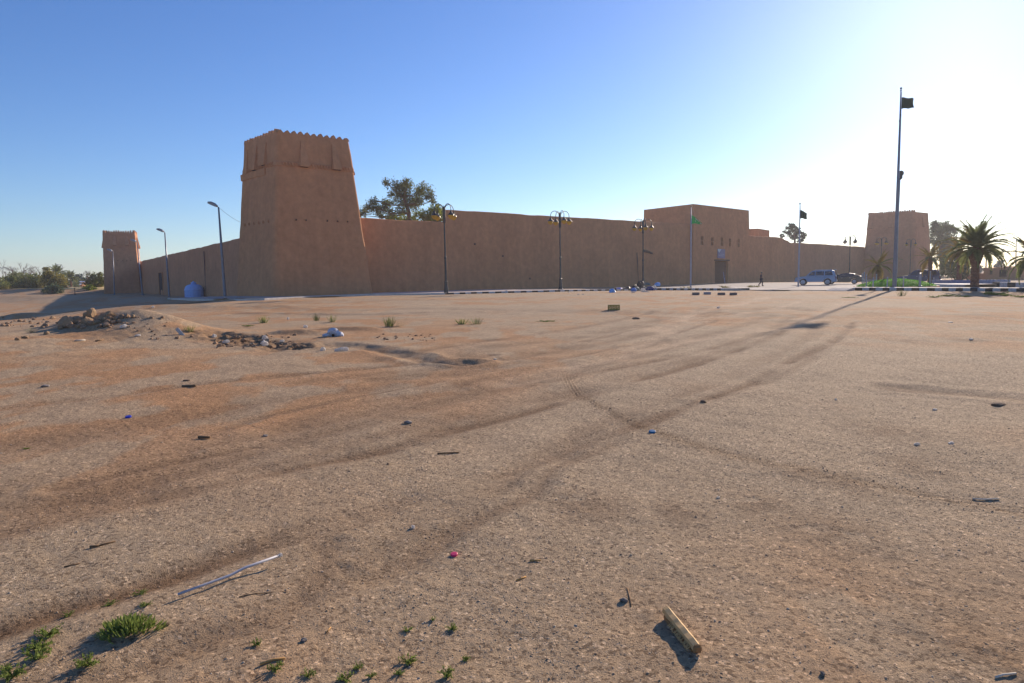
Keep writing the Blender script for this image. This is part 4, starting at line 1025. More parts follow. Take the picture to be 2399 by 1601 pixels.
# ------------------------------------------------------------------ cars
def car(name, loc, rz, label, body, suv=True, L=4.75, W=1.85, rails=True, spare=True):
    t = thing(name, loc, label, 'car', None, rz)
    w = W / 2; h = L / 2; sc_ = L / 4.75
    def X(v): return v * sc_
    if suv:
        low = [(2.34, .48), (2.36, .62), (2.33, .80), (2.24, .98), (1.9, 1.06), (1.15, 1.13), (.2, 1.15), (-1.2, 1.16), (-2.28, 1.14), (-2.36, 1.0), (-2.38, .60), (-2.34, .42)]
        roof = [(1.10, 1.12), (.42, 1.74), (.2, 1.80), (-.6, 1.84), (-1.9, 1.82), (-2.1, 1.76), (-2.30, 1.12)]
        arch_x = (1.42, -1.38); wr = .39; sill = .40
    else:
        low = [(2.30, .38), (2.34, .50), (2.28, .66), (2.0, .76), (1.1, .88), (.2, .93), (-1.3, .96), (-2.0, 1.02), (-2.28, 1.0), (-2.34, .74), (-2.36, .50), (-2.30, .32)]
        roof = [(1.15, .88), (.25, 1.32), (-.1, 1.41), (-.7, 1.43), (-1.3, 1.34), (-2.10, 1.01)]
        arch_x = (1.42, -1.38); wr = .33; sill = .26
    def prof_lower():
        pts = [(x * sc_, z) for x, z in low]
        # bottom edge with wheel arches, rear to front
        bt = []
        for ax in sorted(arch_x):
            ax *= sc_; bt.append((ax - wr - .10, sill))
            for k in range(1, 8): a = math.pi * (1 - k / 8); bt.append((ax + (wr + .08) * math.cos(a), wr + (wr + .07) * math.sin(a) * 1.0))
            bt.append((ax + wr + .10, sill))
        return pts + bt
    pr = prof_lower(); n = len(pr); cz = .7
    rings = []
    for y, k in ((-w + .10, .955), (-w + .02, .99), (-w, 1.0), (-w * .5, 1.0), (w * .5, 1.0), (w, 1.0), (w - .02, .99), (w - .10, .955)):
        rings.append([(x * (1 if abs(x) < 1.9 else (k if abs(y) > w * .6 else 1)), y * (1 - (.05 if z > 1.0 else 0) * (abs(y) > w * .6)), z if abs(y) > w * .7 or z > .45 else z) for x, z in pr])
    mb = MB()
    for i in range(len(rings) - 1):
        a, b = rings[i], rings[i + 1]
        mb.loft([a, b])
    # sides as triangle fans to a beltline point per section
    for rg, rev in ((rings[0], False), (rings[-1], True)):
        o = len(mb.v); mb.v += rg; f = tuple(range(o, o + n)); mb.f.append(f if not rev else tuple(reversed(f))); mb.m.append(0)
    b_ = mb.build('body', body, t)
    # cabin
    nr = len(roof); zb_ = roof[0][1]; zt = max(z for _, z in roof)
    def yw(z): return w * .97 - (z - zb_) / (zt - zb_) * .17
    mb = MB(); rg = [[(x * sc_, s_ * (yw(z) if k else 0), z) for x, z in roof] for s_, k in ((-1, 1), (0, 0), (1, 1))]
    mb.loft(rg, closed=False)
    for s_, rv in ((-1, False), (1, True)):
        f = [(x * sc_, s_ * yw(z), z) for x, z in roof]; mb.add(f, [tuple(range(nr)) if rv else tuple(reversed(range(nr)))])
    mb.build('cabin', body, t)
    # side windows
    if suv: wins = [[(.88, 1.20), (.38, 1.66), (.06, 1.70), (.06, 1.20)], [(-.02, 1.20), (-.02, 1.70), (-.98, 1.71), (-.98, 1.20)], [(-1.08, 1.20), (-1.08, 1.71), (-1.82, 1.69), (-2.0, 1.22)]]
    else: wins = [[(.92, .95), (.22, 1.27), (-.08, 1.34), (-.10, .96)], [(-.18, .97), (-.16, 1.35), (-.72, 1.36), (-1.25, 1.27), (-1.55, 1.06)]]
    for s_ in (-1, 1):
        for q in wins:
            f = [(x * sc_, s_ * (yw(z) + .006), z) for x, z in q]; m2 = MB(); m2.add(f, [tuple(range(len(f))) if s_ > 0 else tuple(reversed(range(len(f))))]); m2.build('side_window', M_GLASS, t)
    def glass(x0, z0, x1, z1, nm, dx):
        m2 = MB(); a, b = yw(z0) * .90, yw(z1) * .90; m2.add([(x0 * sc_ + dx, -a, z0), (x0 * sc_ + dx, a, z0), (x1 * sc_ + dx, b, z1), (x1 * sc_ + dx, -b, z1)], [(0, 1, 2, 3) if dx > 0 else (3, 2, 1, 0)]); m2.build(nm, M_GLASS, t)
    if suv: glass(1.02, 1.20, .50, 1.67, 'windscreen', .012); glass(-2.28, 1.20, -2.13, 1.68, 'rear_window', -.012)
    else: glass(1.02, .945, .35, 1.274, 'windscreen', .012); glass(-1.98, 1.06, -1.40, 1.303, 'rear_window', -.014)
    for ax in arch_x:
        for s_ in (-1, 1):
            m2 = MB(); c = (ax * sc_, s_ * (w - .13), wr); rgs = []
            for y, r_ in ((-.11, wr * .72), (-.11, wr * .95), (-.08, wr), (.08, wr), (.11, wr * .95), (.11, wr * .72)): rgs.append([(c[0] + r_ * math.cos(a), c[1] + y, c[2] + r_ * math.sin(a)) for a in np.linspace(0, 2 * math.pi, 21)[:-1]])
            m2.loft(rgs + [rgs[0]]); wh = m2.build('wheel', M_TYRE, t)
            m2 = MB(); rgs = []
            for y, r_ in ((.05, .02), (.09, wr * .18), (.07, wr * .35), (.06, wr * .62), (.10, wr * .70), (-.05, wr * .71)): rgs.append([(c[0] + r_ * (1 + (.0 if r_ < wr * .3 else .04 * math.cos(6 * a))) * math.cos(a), c[1] + s_ * y, c[2] + r_ * math.sin(a)) for a in np.linspace(0, 2 * math.pi, 25)[:-1]])
            m2.loft(rgs); m2.build('rim', M_RIM, wh)
    zl = .78 if suv else .62
    for s_ in (-1, 1):
        m2 = MB(); m2.box((2.25 * sc_, s_ * (w - .26), zl), (.16, .36, .17), bev=.03); m2.build('headlight', mat('lamp_glass', (.6, .62, .66), .1, spec=.8), t)
        m2 = MB(); m2.box((-2.30 * sc_, s_ * (w - .17), zl + .14), (.12, .20, .30 if suv else .16), bev=.02); m2.build('tail_light', M_RED, t)
        m2 = MB(); m2.box((.80 * sc_, s_ * (w + .08), (1.24 if suv else 1.0)), (.12, .2, .16), bev=.03); m2.build('mirror', body, t)
        for dx in (.1, -.85):
            m2 = MB(); m2.box((dx * sc_, s_ * (w + .012), (1.02 if suv else .82)), (.16, .03, .03)); m2.build('door_handle', M_SILV, t)
    for nm, x in (('front_bumper', 2.32), ('rear_bumper', -2.36)):
        m2 = MB(); m2.box((x * sc_, 0, .52 if suv else .42), (.16, W * .94, .22), bev=.05); m2.build(nm, body if not suv else M_SILV, t)
    m2 = MB(); m2.box((2.365 * sc_, 0, .80 if suv else .58), (.04, .9, .18), bev=.01); m2.build('grille', M_BLACK, t)
    m2 = MB(); m2.box((2.41 * sc_, 0, .50 if suv else .42), (.02, .45, .11)); m2.build('number_plate', M_WHITE, t)
    if suv and rails:
        for s_ in (-1, 1):
            m2 = MB(); m2.tube([(.1, s_ * .66, 1.79), (.05, s_ * .66, 1.89), (-1.8, s_ * .66, 1.90), (-1.88, s_ * .66, 1.80)], .025, 6); m2.build('roof_rail', M_SILV, t)
        m2 = MB(); m2.box((-2.15 * sc_, 0, 1.86), (.3, 1.4, .05), bev=.02); m2.build('spoiler', body, t)
    if spare:
        m2 = MB(); rgs = [[(-2.38 * sc_ - x, .1 + r_ * math.cos(a), .98 + r_ * math.sin(a)) for a in np.linspace(0, 2 * math.pi, 21)[:-1]] for x, r_ in ((0, .32), (.03, .36), (.18, .36), (.22, .31), (.23, .05))]
        m2.loft(rgs, caps=True); m2.build('spare_wheel_cover', M_BLACK, t)
    return t
def on_px(x, D): p = P(x, 660, D); p.z = gh(p.x, p.y) + .04; return p
car('parked_car', on_px(1911, 86.0), R(152), 'pale blue four wheel drive parked before the fort wall with spare wheel at the back', M_LBLUE)
car('parked_car', on_px(1975, 90.0), R(150), 'low charcoal saloon parked just behind the pale blue four wheel drive', M_DGREY, suv=False, L=4.7, rails=False, spare=False)
car('parked_car', on_px(2151, 86.5), R(146), 'dark blue four wheel drive parked behind the lawn mound posts', M_DBLUE, L=4.85, spare=False)

# ------------------------------------------------------------------ person
def skin_obj(name, pts, edges, rad, m, parent, sub=2, root=0):
    me = bpy.data.meshes.new(name); me.from_pydata(pts, edges, []); me.materials.append(m)
    o = bpy.data.objects.new(name, me); col.objects.link(o); o.parent = parent
    s_ = o.modifiers.new('skin', 'SKIN'); s_.use_smooth_shade = True
    if not me.skin_vertices: bpy.context.view_layer.update()
    for i, r_ in enumerate(rad):
        v = me.skin_vertices[0].data[i]; v.radius = (r_, r_) if not hasattr(r_, '__len__') else r_; v.use_root = (i == root)
    sb = o.modifiers.new('sub', 'SUBSURF'); sb.levels = sub; sb.render_levels = sub
    return o
def person(loc, rz, label):
    t = thing('person', loc, label, 'person', None, rz)
    J = {'pel': (0, 0, .93), 'wai': (0, 0, 1.08), 'che': (.01, 0, 1.30), 'nek': (.02, 0, 1.45), 'nk2': (.03, 0, 1.52), 'hed': (.05, 0, 1.60), 'hd2': (.05, 0, 1.67),
         'hl': (0, .10, .88), 'kl': (.16, .11, .50), 'al': (.17, .11, .10), 'tl': (.33, .12, .04), 'hr': (0, -.10, .88), 'kr': (-.02, -.11, .48), 'ar': (-.30, -.11, .17), 'tr': (-.20, -.12, .04),
         'sl': (0, .17, 1.40), 'el': (-.10, .24, 1.14), 'wl': (.02, .25, .92), 'sr': (0, -.17, 1.40), 'er': (.02, -.24, 1.14), 'wr': (.18, -.24, .98)}
    order = list(J); rad = {'pel': (.15, .12), 'wai': (.14, .11), 'che': (.165, .115), 'nek': (.075, .07), 'nk2': (.055, .055), 'hed': (.078, .095), 'hd2': (.065, .085), 'hl': .095, 'kl': .065, 'al': .042, 'tl': .04, 'hr': .095, 'kr': .065, 'ar': .042, 'tr': .04, 'sl': .062, 'el': .046, 'wl': .03, 'sr': .062, 'er': .046, 'wr': .03}
    E = [('pel', 'wai'), ('wai', 'che'), ('che', 'nek'), ('nek', 'nk2'), ('nk2', 'hed'), ('hed', 'hd2'), ('pel', 'hl'), ('hl', 'kl'), ('kl', 'al'), ('al', 'tl'), ('pel', 'hr'), ('hr', 'kr'), ('kr', 'ar'), ('ar', 'tr'), ('che', 'sl'), ('sl', 'el'), ('el', 'wl'), ('che', 'sr'), ('sr', 'er'), ('er', 'wr')]
    pts = [J[k] for k in order]; rd = [rad[k] for k in order]; ed = [(order.index(a), order.index(b)) for a, b in E]
    for w_, s_ in (('wl', 1), ('wr', -1)):   # palm and five fingers
        b = Vector(J[w_]); i0 = order.index(w_); pts.append(tuple(b + Vector((.015, 0, -.07)))); rd.append(.032); ed.append((i0, len(pts) - 1)); pm = len(pts) - 1
        for k, (dx, ln) in enumerate(((.03, .07), (.012, .085), (-.008, .08), (-.026, .06))):
            pts.append(tuple(b + Vector((.018 + dx, 0, -.11)))); rd.append(.010); ed.append((pm, len(pts) - 1)); pts.append(tuple(b + Vector((.03 + dx, .01 * -s_, -.11 - ln)))); rd.append(.008); ed.append((len(pts) - 2, len(pts) - 1))
        pts.append(tuple(b + Vector((.06, 0, -.09)))); rd.append(.011); ed.append((pm, len(pts) - 1))
    skin_obj('body', pts, ed, rd, M_SKIN, t)
    k_ = ['pel', 'hl', 'kl', 'al', 'hr', 'kr', 'ar']; ee = [(0, 1), (1, 2), (2, 3), (0, 4), (4, 5), (5, 6)]
    skin_obj('trousers', [J[k] for k in k_], ee, [(.165, .135), .108, .085, .065, .108, .085, .065], M_CLOTH, t)
    k_ = ['pel', 'wai', 'che', 'nek', 'sl', 'el', 'sr', 'er']; ee = [(0, 1), (1, 2), (2, 3), (2, 4), (4, 5), (2, 6), (6, 7)]
    skin_obj('shirt', [J[k] for k in k_], ee, [(.17, .14), (.16, .13), (.18, .132), .085, .08, .065, .08, .065], mat('dark_maroon_shirt', (.07, .035, .05), .9), t)
    mb = MB(); mb.lathe([(.02, .135), (.07, .12), (.098, .06), (.10, .0), (.085, -.04), (.02, -.045)][::-1], c=(.035, 0, 1.645), n=14); mb.build('hair', M_BLACK, t, smooth=True)
    mb = MB()
    for s_ in (-1, 1): mb.box((.136, s_ * .032, 1.615), (.012, .022, .010), bev=.003)
    mb.build('eyes', M_BLACK, t)
    mb = MB(); mb.tube([(.13, 0, 1.615), (.158, 0, 1.588), (.135, 0, 1.58)], [.008, .014, .008], 6); mb.box((.137, 0, 1.558), (.012, .045, .01), bev=.003); mb.build('nose_and_mouth', M_SKIN, t)
    for s_ in (-1, 1): mb = MB(); mb.box((.05, s_ * .082, 1.61), (.035, .018, .055), bev=.006); mb.build('ear', M_SKIN, t)
    for nm, a, b in (('shoe', 'al', 'tl'), ('shoe', 'ar', 'tr')):
        pa, pb_ = Vector(J[a]), Vector(J[b]); mb = MB(); mb.tube([pa + Vector((-.06, 0, -.05)), pa + Vector((.02, 0, -.04)), pb_ + Vector((.03, 0, 0))], [.045, .055, .038], 8); mb.build(nm, M_BLACK, t)
    return t
person(on_px(1783, 84.0) + Vector((0, 0, .02)), R(-15), 'person in dark clothes walking past the wall, right of the gate')

# ------------------------------------------------------------------ trees
def leaves(blobs, dens, size, seed, flat=.8, droop=0.0):
    """blobs: (centre Vector, radius); returns verts of leaf quads"""
    rg = np.random.default_rng(seed); out = []
    for c, r_ in blobs:
        r_ = r_ * 1.14; n = int(dens * r_ ** 2 / size ** 2 * 11) + 80
        # clumps inside the blob
        nc = max(4, int(n / 26)); cd = rg.normal(size=(nc, 3)); cd /= np.linalg.norm(cd, axis=1)[:, None]
        cc = np.array(c) + cd * (r_ * (.2 + .75 * rg.random((nc, 1)) ** .5)) * np.array([1, 1, flat])
        k = rg.integers(0, nc, n); p = cc[k] + rg.normal(size=(n, 3)) * r_ * .23 * np.array([1, 1, .8 + droop])
        if droop: p[:, 2] -= droop * np.abs(rg.normal(size=n)) * r_ * .3
        a = rg.normal(size=(n, 3)); a /= np.linalg.norm(a, axis=1)[:, None]; b = np.cross(a, rg.normal(size=(n, 3))); b /= np.linalg.norm(b, axis=1)[:, None]
        s_ = size * rg.uniform(.6, 1.3, (n, 1)); u = a * s_; v = b * s_ * .42
        out.append(np.stack([p - u, p + v, p + u, p - v], 1).reshape(-1, 3))
    return np.concatenate(out)
def tree(name, base, trunk_pts, blobs, label, m, dens=1.0, size=.16, seed=1, group=None, r0=.22, cat='tree', flat=.95, droop=0.0, bark=None, m2=None):
    t = thing(name, base, label, cat, group); o = Vector(base)
    bl = [(c - o, r_) for c, r_ in blobs]; tp_ = [p - o for p in trunk_pts]
    mb = MB(); n = len(tp_); mb.tube(tp_, [r0 * (1 - .55 * i / (n - 1)) for i in range(n)], 9)
    rnd = random.Random(seed)
    for c, r_ in bl:
        # limb from the nearest trunk point below the blob
        k = min(range(n), key=lambda i: (tp_[i] - c).length + (3 if tp_[i].z > c.z else 0)); s_ = tp_[k]
        m_ = lerp(s_, c, .5) + Vector((rnd.uniform(-.1, .1), rnd.uniform(-.1, .1), -.08)) * (c - s_).length
        rr = r0 * .26; mb.tube([s_, m_, c], [rr, rr * .6, rr * .25], 6)
        for _ in range(5):
            d = Vector((rnd.gauss(0, 1), rnd.gauss(0, 1), rnd.gauss(.3, .8))).normalized(); e = c + d * r_ * .85; mb.tube([lerp(s_, c, .75), lerp(c, e, .5) + Vector((0, 0, .05 * r_)), e], [rr * .35, rr * .2, rr * .07], 4)
    mb.build('trunk', bark or M_BARK, t)
    V = leaves(bl, dens, size, seed, flat, droop); nq = len(V) // 4
    mi = None; ms = m
    if m2: ms = [m, m2]; mi = (np.repeat(fbm(V[::4, 0] * .6, V[::4, 2] * .6, 2, 3) > .52, 1)).astype(int)
    npmesh('crown', V, np.arange(nq * 4), 4, ms, t, mi)
    return t
def bl(lst, ox, oy, k, D, dd=0.0, seed=0):
    rnd = random.Random(seed); out = []
    for x, y, r_ in lst: Dd = D + rnd.uniform(-1, 1) * dd; out.append((P(ox + x / k, oy + y / k, Dd), r_ / k / F * Dd))
    return out
D = 92.0
b = bl([(590, 190, 48), (480, 235, 62), (370, 212, 40), (540, 300, 88), (610, 370, 85), (760, 290, 75), (815, 345, 50), (650, 440, 60), (240, 395, 42), (190, 455, 55), (130, 510, 45), (330, 450, 60), (400, 420, 55), (440, 540, 60), (300, 545, 40), (700, 380, 50), (420, 330, 35), (840, 400, 30), (560, 250, 55), (700, 300, 50), (500, 400, 55), (250, 470, 45), (90, 540, 35), (380, 500, 50), (520, 480, 45)], 820, 380, 4.352, D, 2.5, 3)
bse = P(957, 600, D); bse.z = 0
tree('acacia_tree', bse, [bse, P(957, 525, D), P(958, 500, D), P(952, 480, D), P(945, 460, D)], b, 'tall airy acacia rising behind the lower wall, right of the big tower', M_LEAF, .9, .12, 5, None, .40, droop=.35, m2=mat('mid_leaves', (.11, .13, .05), .7, var=.4, vscale=.6, trans=.45))
b = bl([(700, 570, 60), (780, 560, 75), (860, 550, 75), (880, 480, 55), (920, 590, 45), (820, 600, 60), (640, 590, 40), (950, 520, 40), (560, 590, 50), (480, 600, 45), (850, 480, 45), (1000, 560, 35), (400, 600, 40)], 820, 380, 4.352, 86, 1.5, 4)
bse = P(1010, 600, 86); bse.z = 0
tree('leafy_tree', bse, [bse, P(1010, 535, 86), P(1008, 515, 86)], b, 'low bright green tree behind the first amber lamp post', M_LEAFB, 1.1, .13, 6, None, .25)
b = bl([(330, 395, 40), (300, 445, 52), (365, 465, 60), (255, 500, 42), (190, 545, 26), (340, 545, 60), (440, 590, 45), (475, 530, 42), (500, 570, 25), (410, 510, 40)], 1800, 460, 5.875, 168, 2, 5)
bse = P(1862, 640, 168); bse.z = 0
tree('round_tree', bse, [bse, P(1862, 575, 168), P(1862, 552, 168)], b, 'small rounded grey green tree showing above the broken wall notch', mat('grey_green_leaves', (.085, .11, .08), .7, var=.3, trans=.3), 1.2, .24, 7, None, .4)
# trees right of the far tower
b = bl([(1090, 480, 60), (1180, 490, 75), (1100, 570, 70), (1250, 470, 55), (1180, 560, 70), (1280, 520, 60), (1340, 510, 50), (1090, 430, 30), (1120, 650, 75), (1200, 650, 80), (1280, 620, 75), (1180, 740, 80), (1270, 720, 80), (1200, 830, 80), (1290, 810, 70), (1340, 690, 60)], 1980, 440, 5.227, 178, 3, 6)
bse = P(2205, 640, 178); bse.z = -.5
tree('dark_tree', bse, [bse, P(2205, 590, 178), P(2203, 555, 178)], b, 'tall dark tree mass standing behind the right side of the far tower', M_LEAFD, 1.2, .25, 8, 'trees right of the far tower', .5)
b = bl([(1290, 900, 90), (1400, 930, 110), (1450, 850, 60), (1350, 1030, 110), (1480, 1000, 60), (1250, 1000, 80), (1420, 1060, 90), (1300, 820, 60), (1500, 920, 40)], 1980, 440, 5.227, 118, 3, 7)
bse = P(2245, 668, 118); bse.z = gh(bse.x, bse.y)
tree('dark_tree', bse, [bse, P(2245, 645, 118), P(2247, 625, 118)], b, 'broad shadowy tree standing close left of the big palm trunk', M_LEAFD, 1.3, .2, 9, 'trees right of the far tower', .35)
b = bl([(1650, 975, 32), (1660, 1010, 32), (1640, 1045, 28)], 1980, 440, 5.227, 190, 1, 8)
bse = P(2297, 668, 190); bse.z = -1
tree('hazy_tree', bse, [bse, P(2297, 640, 190)], b, 'small pale hazy tree just right of the big palm trunk', mat('hazy_leaves', (.16, .21, .20), .8, trans=.3), 1.3, .25, 10, 'hazy trees beyond the mud buildings', .2)
b = bl([(1850, 960, 30), (1885, 930, 34), (1930, 915, 26), (1900, 965, 40)], 1980, 440, 5.227, 190, 1, 9)
bse = P(2342, 668, 190); bse.z = -1
tree('hazy_tree', bse, [bse, P(2342, 630, 190)], b, 'small pale flat topped tree rising above the low mud buildings', mat('hazy_leaves', (.16, .21, .20), .8, trans=.3), 1.0, .25, 11, 'hazy trees beyond the mud buildings', .2)
# bushes and trees on the far left
K = 9.04
LT = [
 ([(20, 640, 70), (50, 760, 90), (-60, 700, 100)], 'bushy_tree', 'green bush cut by the left edge of the view', M_LEAF, 140, 820),
 ([(190, 600, 80), (300, 570, 80), (250, 680, 90), (360, 640, 80), (170, 700, 70), (300, 740, 60)], 'bushy_tree', 'brownish green broad tree second from the left edge', M_LEAF, 150, 820),
 ([(480, 560, 70), (540, 620, 90), (620, 690, 80), (520, 720, 80), (640, 600, 60), (450, 700, 60)], 'bushy_tree', 'olive tree third from the left edge of the far grove', M_LEAF, 152, 820),
 ([(780, 590, 80), (740, 700, 90), (860, 640, 80), (840, 740, 70), (700, 620, 60)], 'bushy_tree', 'dark rounded tree in the middle of the far left grove', M_LEAF, 150, 830),
 ([(1010, 410, 55), (1000, 490, 60), (1080, 520, 80), (1160, 600, 90), (1260, 600, 80), (1330, 680, 80), (1000, 630, 90), (1130, 720, 90), (1290, 750, 60), (960, 560, 60)], 'bushy_tree', 'tallest yellow green tree of the far left grove', M_LEAFY, 144, 860),
 ([(1150, 810, 80), (1020, 820, 70), (1270, 820, 60), (940, 840, 40), (1100, 770, 60)], 'low_bush', 'very dark low bush at the foot of the far left grove', M_LEAFD, 134, 880),
 ([(1870, 800, 50), (1820, 810, 40), (1950, 800, 50), (1900, 770, 40)], 'low_bush', 'small bright green bush left of the small left tower', M_LEAFB, 140, 860),
 ([(1900, 620, 70), (1980, 560, 75), (2080, 560, 75), (2140, 640, 80), (2000, 690, 80), (2160, 510, 45), (1900, 700, 60), (2100, 730, 60), (2200, 600, 60)], 'bushy_tree', 'yellow green tree touching the left edge of the small left tower', M_LEAF, 148, 830),
 ([(1640, 560, 45), (1710, 570, 55), (1770, 600, 45), (1650, 620, 50), (1730, 640, 50), (1650, 510, 18), (1710, 530, 20)], 'far_tree', 'blue green distant trees behind the pale roof on the left', mat('blue_green_leaves', (.035, .075, .06), .8, trans=.2), 240, 700),
 ([(1400, 540, 40), (1350, 520, 40), (1430, 600, 60), (1580, 640, 50), (1480, 700, 60), (1600, 720, 40)], 'far_tree', 'dim scrubby tree between the tall yellow green tree and the pale roof', M_LEAFD, 190, 760)]
for i, (lst, nm, lab, m, D, yb) in enumerate(LT):
    bb_ = [(c_, r__ * 1.5) for c_, r__ in bl(lst, 0, 590, K, D, 2.0, i)]; xc = sum(a[0] for a in lst) / len(lst) / K
    bse = P(xc, 590 + yb / K, D); bse.z = gh(bse.x, bse.y)
    top = P(xc, 590 + (min(a[1] for a in lst) + 90) / K, D)
    if top.z < bse.z + .4: top.z = bse.z + .5
    tree(nm, bse, [bse, lerp(bse, top, .5), top], bb_, lab, m, 1.0, .24 if D < 180 else .32, 20 + i, 'grove on the far left', .14, cat='bush' if 'bush' == nm[-4:] else 'tree', m2=(M_LEAFY if m is M_LEAF else None))
def bare(base, H, label, seed, spread=.55):
    t = thing('bare_tree', base, label, 'tree', 'leafless trees in the far left grove'); rnd = random.Random(seed); mb = MB(); tw_ = MB()
    def grow(p, d, L, r_, lev, tgt):
        e = p + d * L; mid = lerp(p, e, .5) + Vector((rnd.uniform(-.06, .06), rnd.uniform(-.06, .06), 0)) * L
        tgt.tube([p, mid, e], [r_, r_ * .85, r_ * .65], 5 if lev > 2 else 4)
        if lev == 0: return
        for _ in range(3 if lev > 1 else 4):
            nd = (d + Vector((rnd.gauss(0, spread), rnd.gauss(0, spread), rnd.uniform(-.1, .35)))).normalized(); grow(lerp(p, e, rnd.uniform(.6, 1)), nd, L * rnd.uniform(.55, .8), r_ * .55, lev - 1, tw_ if lev < 3 else tgt)
    grow(Vector((0, 0, -.2)), Vector((rnd.uniform(-.1, .1), 0, 1)).normalized(), H * .42, .16, 4, mb)
    mb.build('trunk', mat('pale_dead_wood', (.26, .19, .16), .9), t); tw_.build('twigs', mat('pale_dead_twigs', (.24, .18, .155), .9), t)
for i, (x, ytop, D, lab, sp_k) in enumerate(((10, 276, 158, 'leafless pale tree nearest the left edge of the far grove', .4), (33, 262, 160, 'slim leafless tree second from the left edge', .4), (50, 206, 156, 'tall wide leafless pale tree left of the dark rounded tree', .55),
                       (96, 210, 158, 'widest leafless pale tree at the middle of the far left grove', .6), (123, 330, 160, 'thin leafless tree between the tall yellow green tree and the dark palm', .5), (208, 340, 156, 'leafless tree top rising near the small left tower', .4), (68, 300, 160, 'small leafless tree between the two wide pale ones', .6))):
    b0 = P(x, 590 + 800 / K, D); b0.z = gh(b0.x, b0.y); zt_ = P(x, 590 + ytop / K, D).z
    bare(b0, (zt_ - b0.z) * (1.05), lab, 40 + i, sp_k)

# ------------------------------------------------------------------ palms
def frond_mesh(L, droop, seed, wide=.42, nleaf=78, dry=False):
    rnd = random.Random(seed); mb = MB(); pts = []; p = Vector((0, 0, 0)); a = 0.0; n = 16
    for i in range(n + 1):
        pts.append(p.copy()); t = i / n; a_ = -droop * t ** 1.5; p = p + Vector((math.cos(a_), 0, math.sin(a_))) * (L / n)
    mb.tube(pts, [.030 * (1 - .85 * i / n) + .004 for i in range(n + 1)], 5)
    for k in range(nleaf):
        t = .14 + .86 * k / (nleaf - 1); i = min(n - 1, int(t * n)); q = lerp(pts[i], pts[i + 1], t * n - i); d = (pts[i + 1] - pts[i]).normalized(); up = Vector((0, 1, 0)).cross(d) * -1
        ll = wide * (math.sin(min(1, t * 1.15 + .12) * math.pi) ** .55 * .85 + .2)
        for s_ in (-1, 1):
            jj = rnd.uniform(.8, 1.15); dirv = (d * rnd.uniform(.55, .85) + Vector((0, s_, 0)) * 1.0 + up * rnd.uniform(.15, .5) - Vector((0, 0, .25 if dry else .08))).normalized(); e = q + dirv * ll * jj; e.z -= .10 * ll * (2.0 if dry else 1)
            w = d * .027; m_ = lerp(q, e, .5) + up * .02
            mb.add([q - w, q + w, m_ + w * .9, e, m_ - w * .9], [(0, 1, 2, 3, 4)])
    me_o = mb.build('frond_src', M_PALM); me = me_o.data; bpy.data.objects.remove(me_o); return me
FR = {}
def palm(loc, Ht, r0, label, nf=34, L=3.0, tilt=(-25, 75), seed=1, yellow=.0, bias=0.0, group='date palms by the plaza', bulge=True, wide=.42):
    rnd = random.Random(seed); t = thing('palm_tree', loc, label, 'palm tree', group)
    mb = MB(); prof = []; n = 26
    for i in range(n + 1):
        f = i / n; z = Ht * f; r_ = r0 * (1.05 - .15 * f) * (1.15 if i == 0 else 1)
        if bulge and f > .60: r_ *= 1 + .6 * math.sin((f - .60) / .40 * math.pi) ** .8
        prof.append((r_ * (1.07 if i % 2 else .95), z))
    mb.lathe([(r0 * 1.2, -.3)] + prof + [(r0 * .3, Ht + .1)], n=16)
    mb.v = [(x * (1 + rnd.uniform(-.05, .05)), y * (1 + rnd.uniform(-.05, .05)), z) for x, y, z in mb.v]
    # leaf bases
    for k in range(70 if bulge else 30):
        f = .58 + .42 * (k / 70 if bulge else k / 30); a = k * 2.4; z = Ht * f; rr = r0 * (1.0 + .4 * math.sin(max(0, (f - .6)) / .4 * math.pi)) if bulge else r0
        mb.tube([(rr * .85 * math.cos(a), rr * .85 * math.sin(a), z - .08), (rr * 1.12 * math.cos(a), rr * 1.12 * math.sin(a), z + .06), (rr * 1.28 * math.cos(a), rr * 1.28 * math.sin(a), z + .2)], [.05, .045, .015], 4)
    mb.build('trunk', M_PBARK, t)
    for k in range(nf):
        f = (k + .5) / nf; el = lerp(tilt[1], tilt[0], f ** .9) + rnd.uniform(-6, 6); az = k * 137.5 + rnd.uniform(-12, 12)
        dry = rnd.random() < yellow or (yellow > 0 and 100 < az % 360 < 250 and rnd.random() < yellow * 2)
        key = (round(L, 2), round(wide, 2), 0 if el > 45 else (1 if el > 10 else 2), k % 2, dry)
        if key not in FR:
            me = frond_mesh(L * (.9 if key[2] == 0 else 1), (.6, 1.0, 1.3)[key[2]] + .1 * key[3], 100 + k, wide, dry=dry); me.materials[0] = M_PALMY if dry else M_PALM; FR[key] = me
        o = bpy.data.objects.new('frond', FR[key]); col.objects.link(o); o.parent = t; o.location = (0, 0, Ht)
        # wind from the left leans the crown to the right
        az_r = R(az); bx = bias * (1 if math.cos(az_r) < 0 else .35)
        if bias: az_r = math.atan2(math.sin(az_r), math.cos(az_r) + bias * .55)
        o.rotation_euler = (0, -R(el), az_r); s_ = rnd.uniform(.85, 1.1) * (1 - .12 * (math.cos(az_r) < -.2) * (bias > 0)); o.scale = (s_, s_, s_)
    return t
pp_ = P(2283, 672, 49.5); pp_.z = gh(pp_.x, pp_.y) + .2
palm(pp_, P(2283, 582, 49.5).z - pp_.z, .26, 'large date palm with thick bulging trunk on the painted kerb, foremost of the palms', 44, 2.75, (-22, 88), 3, .05, .5, wide=.50)
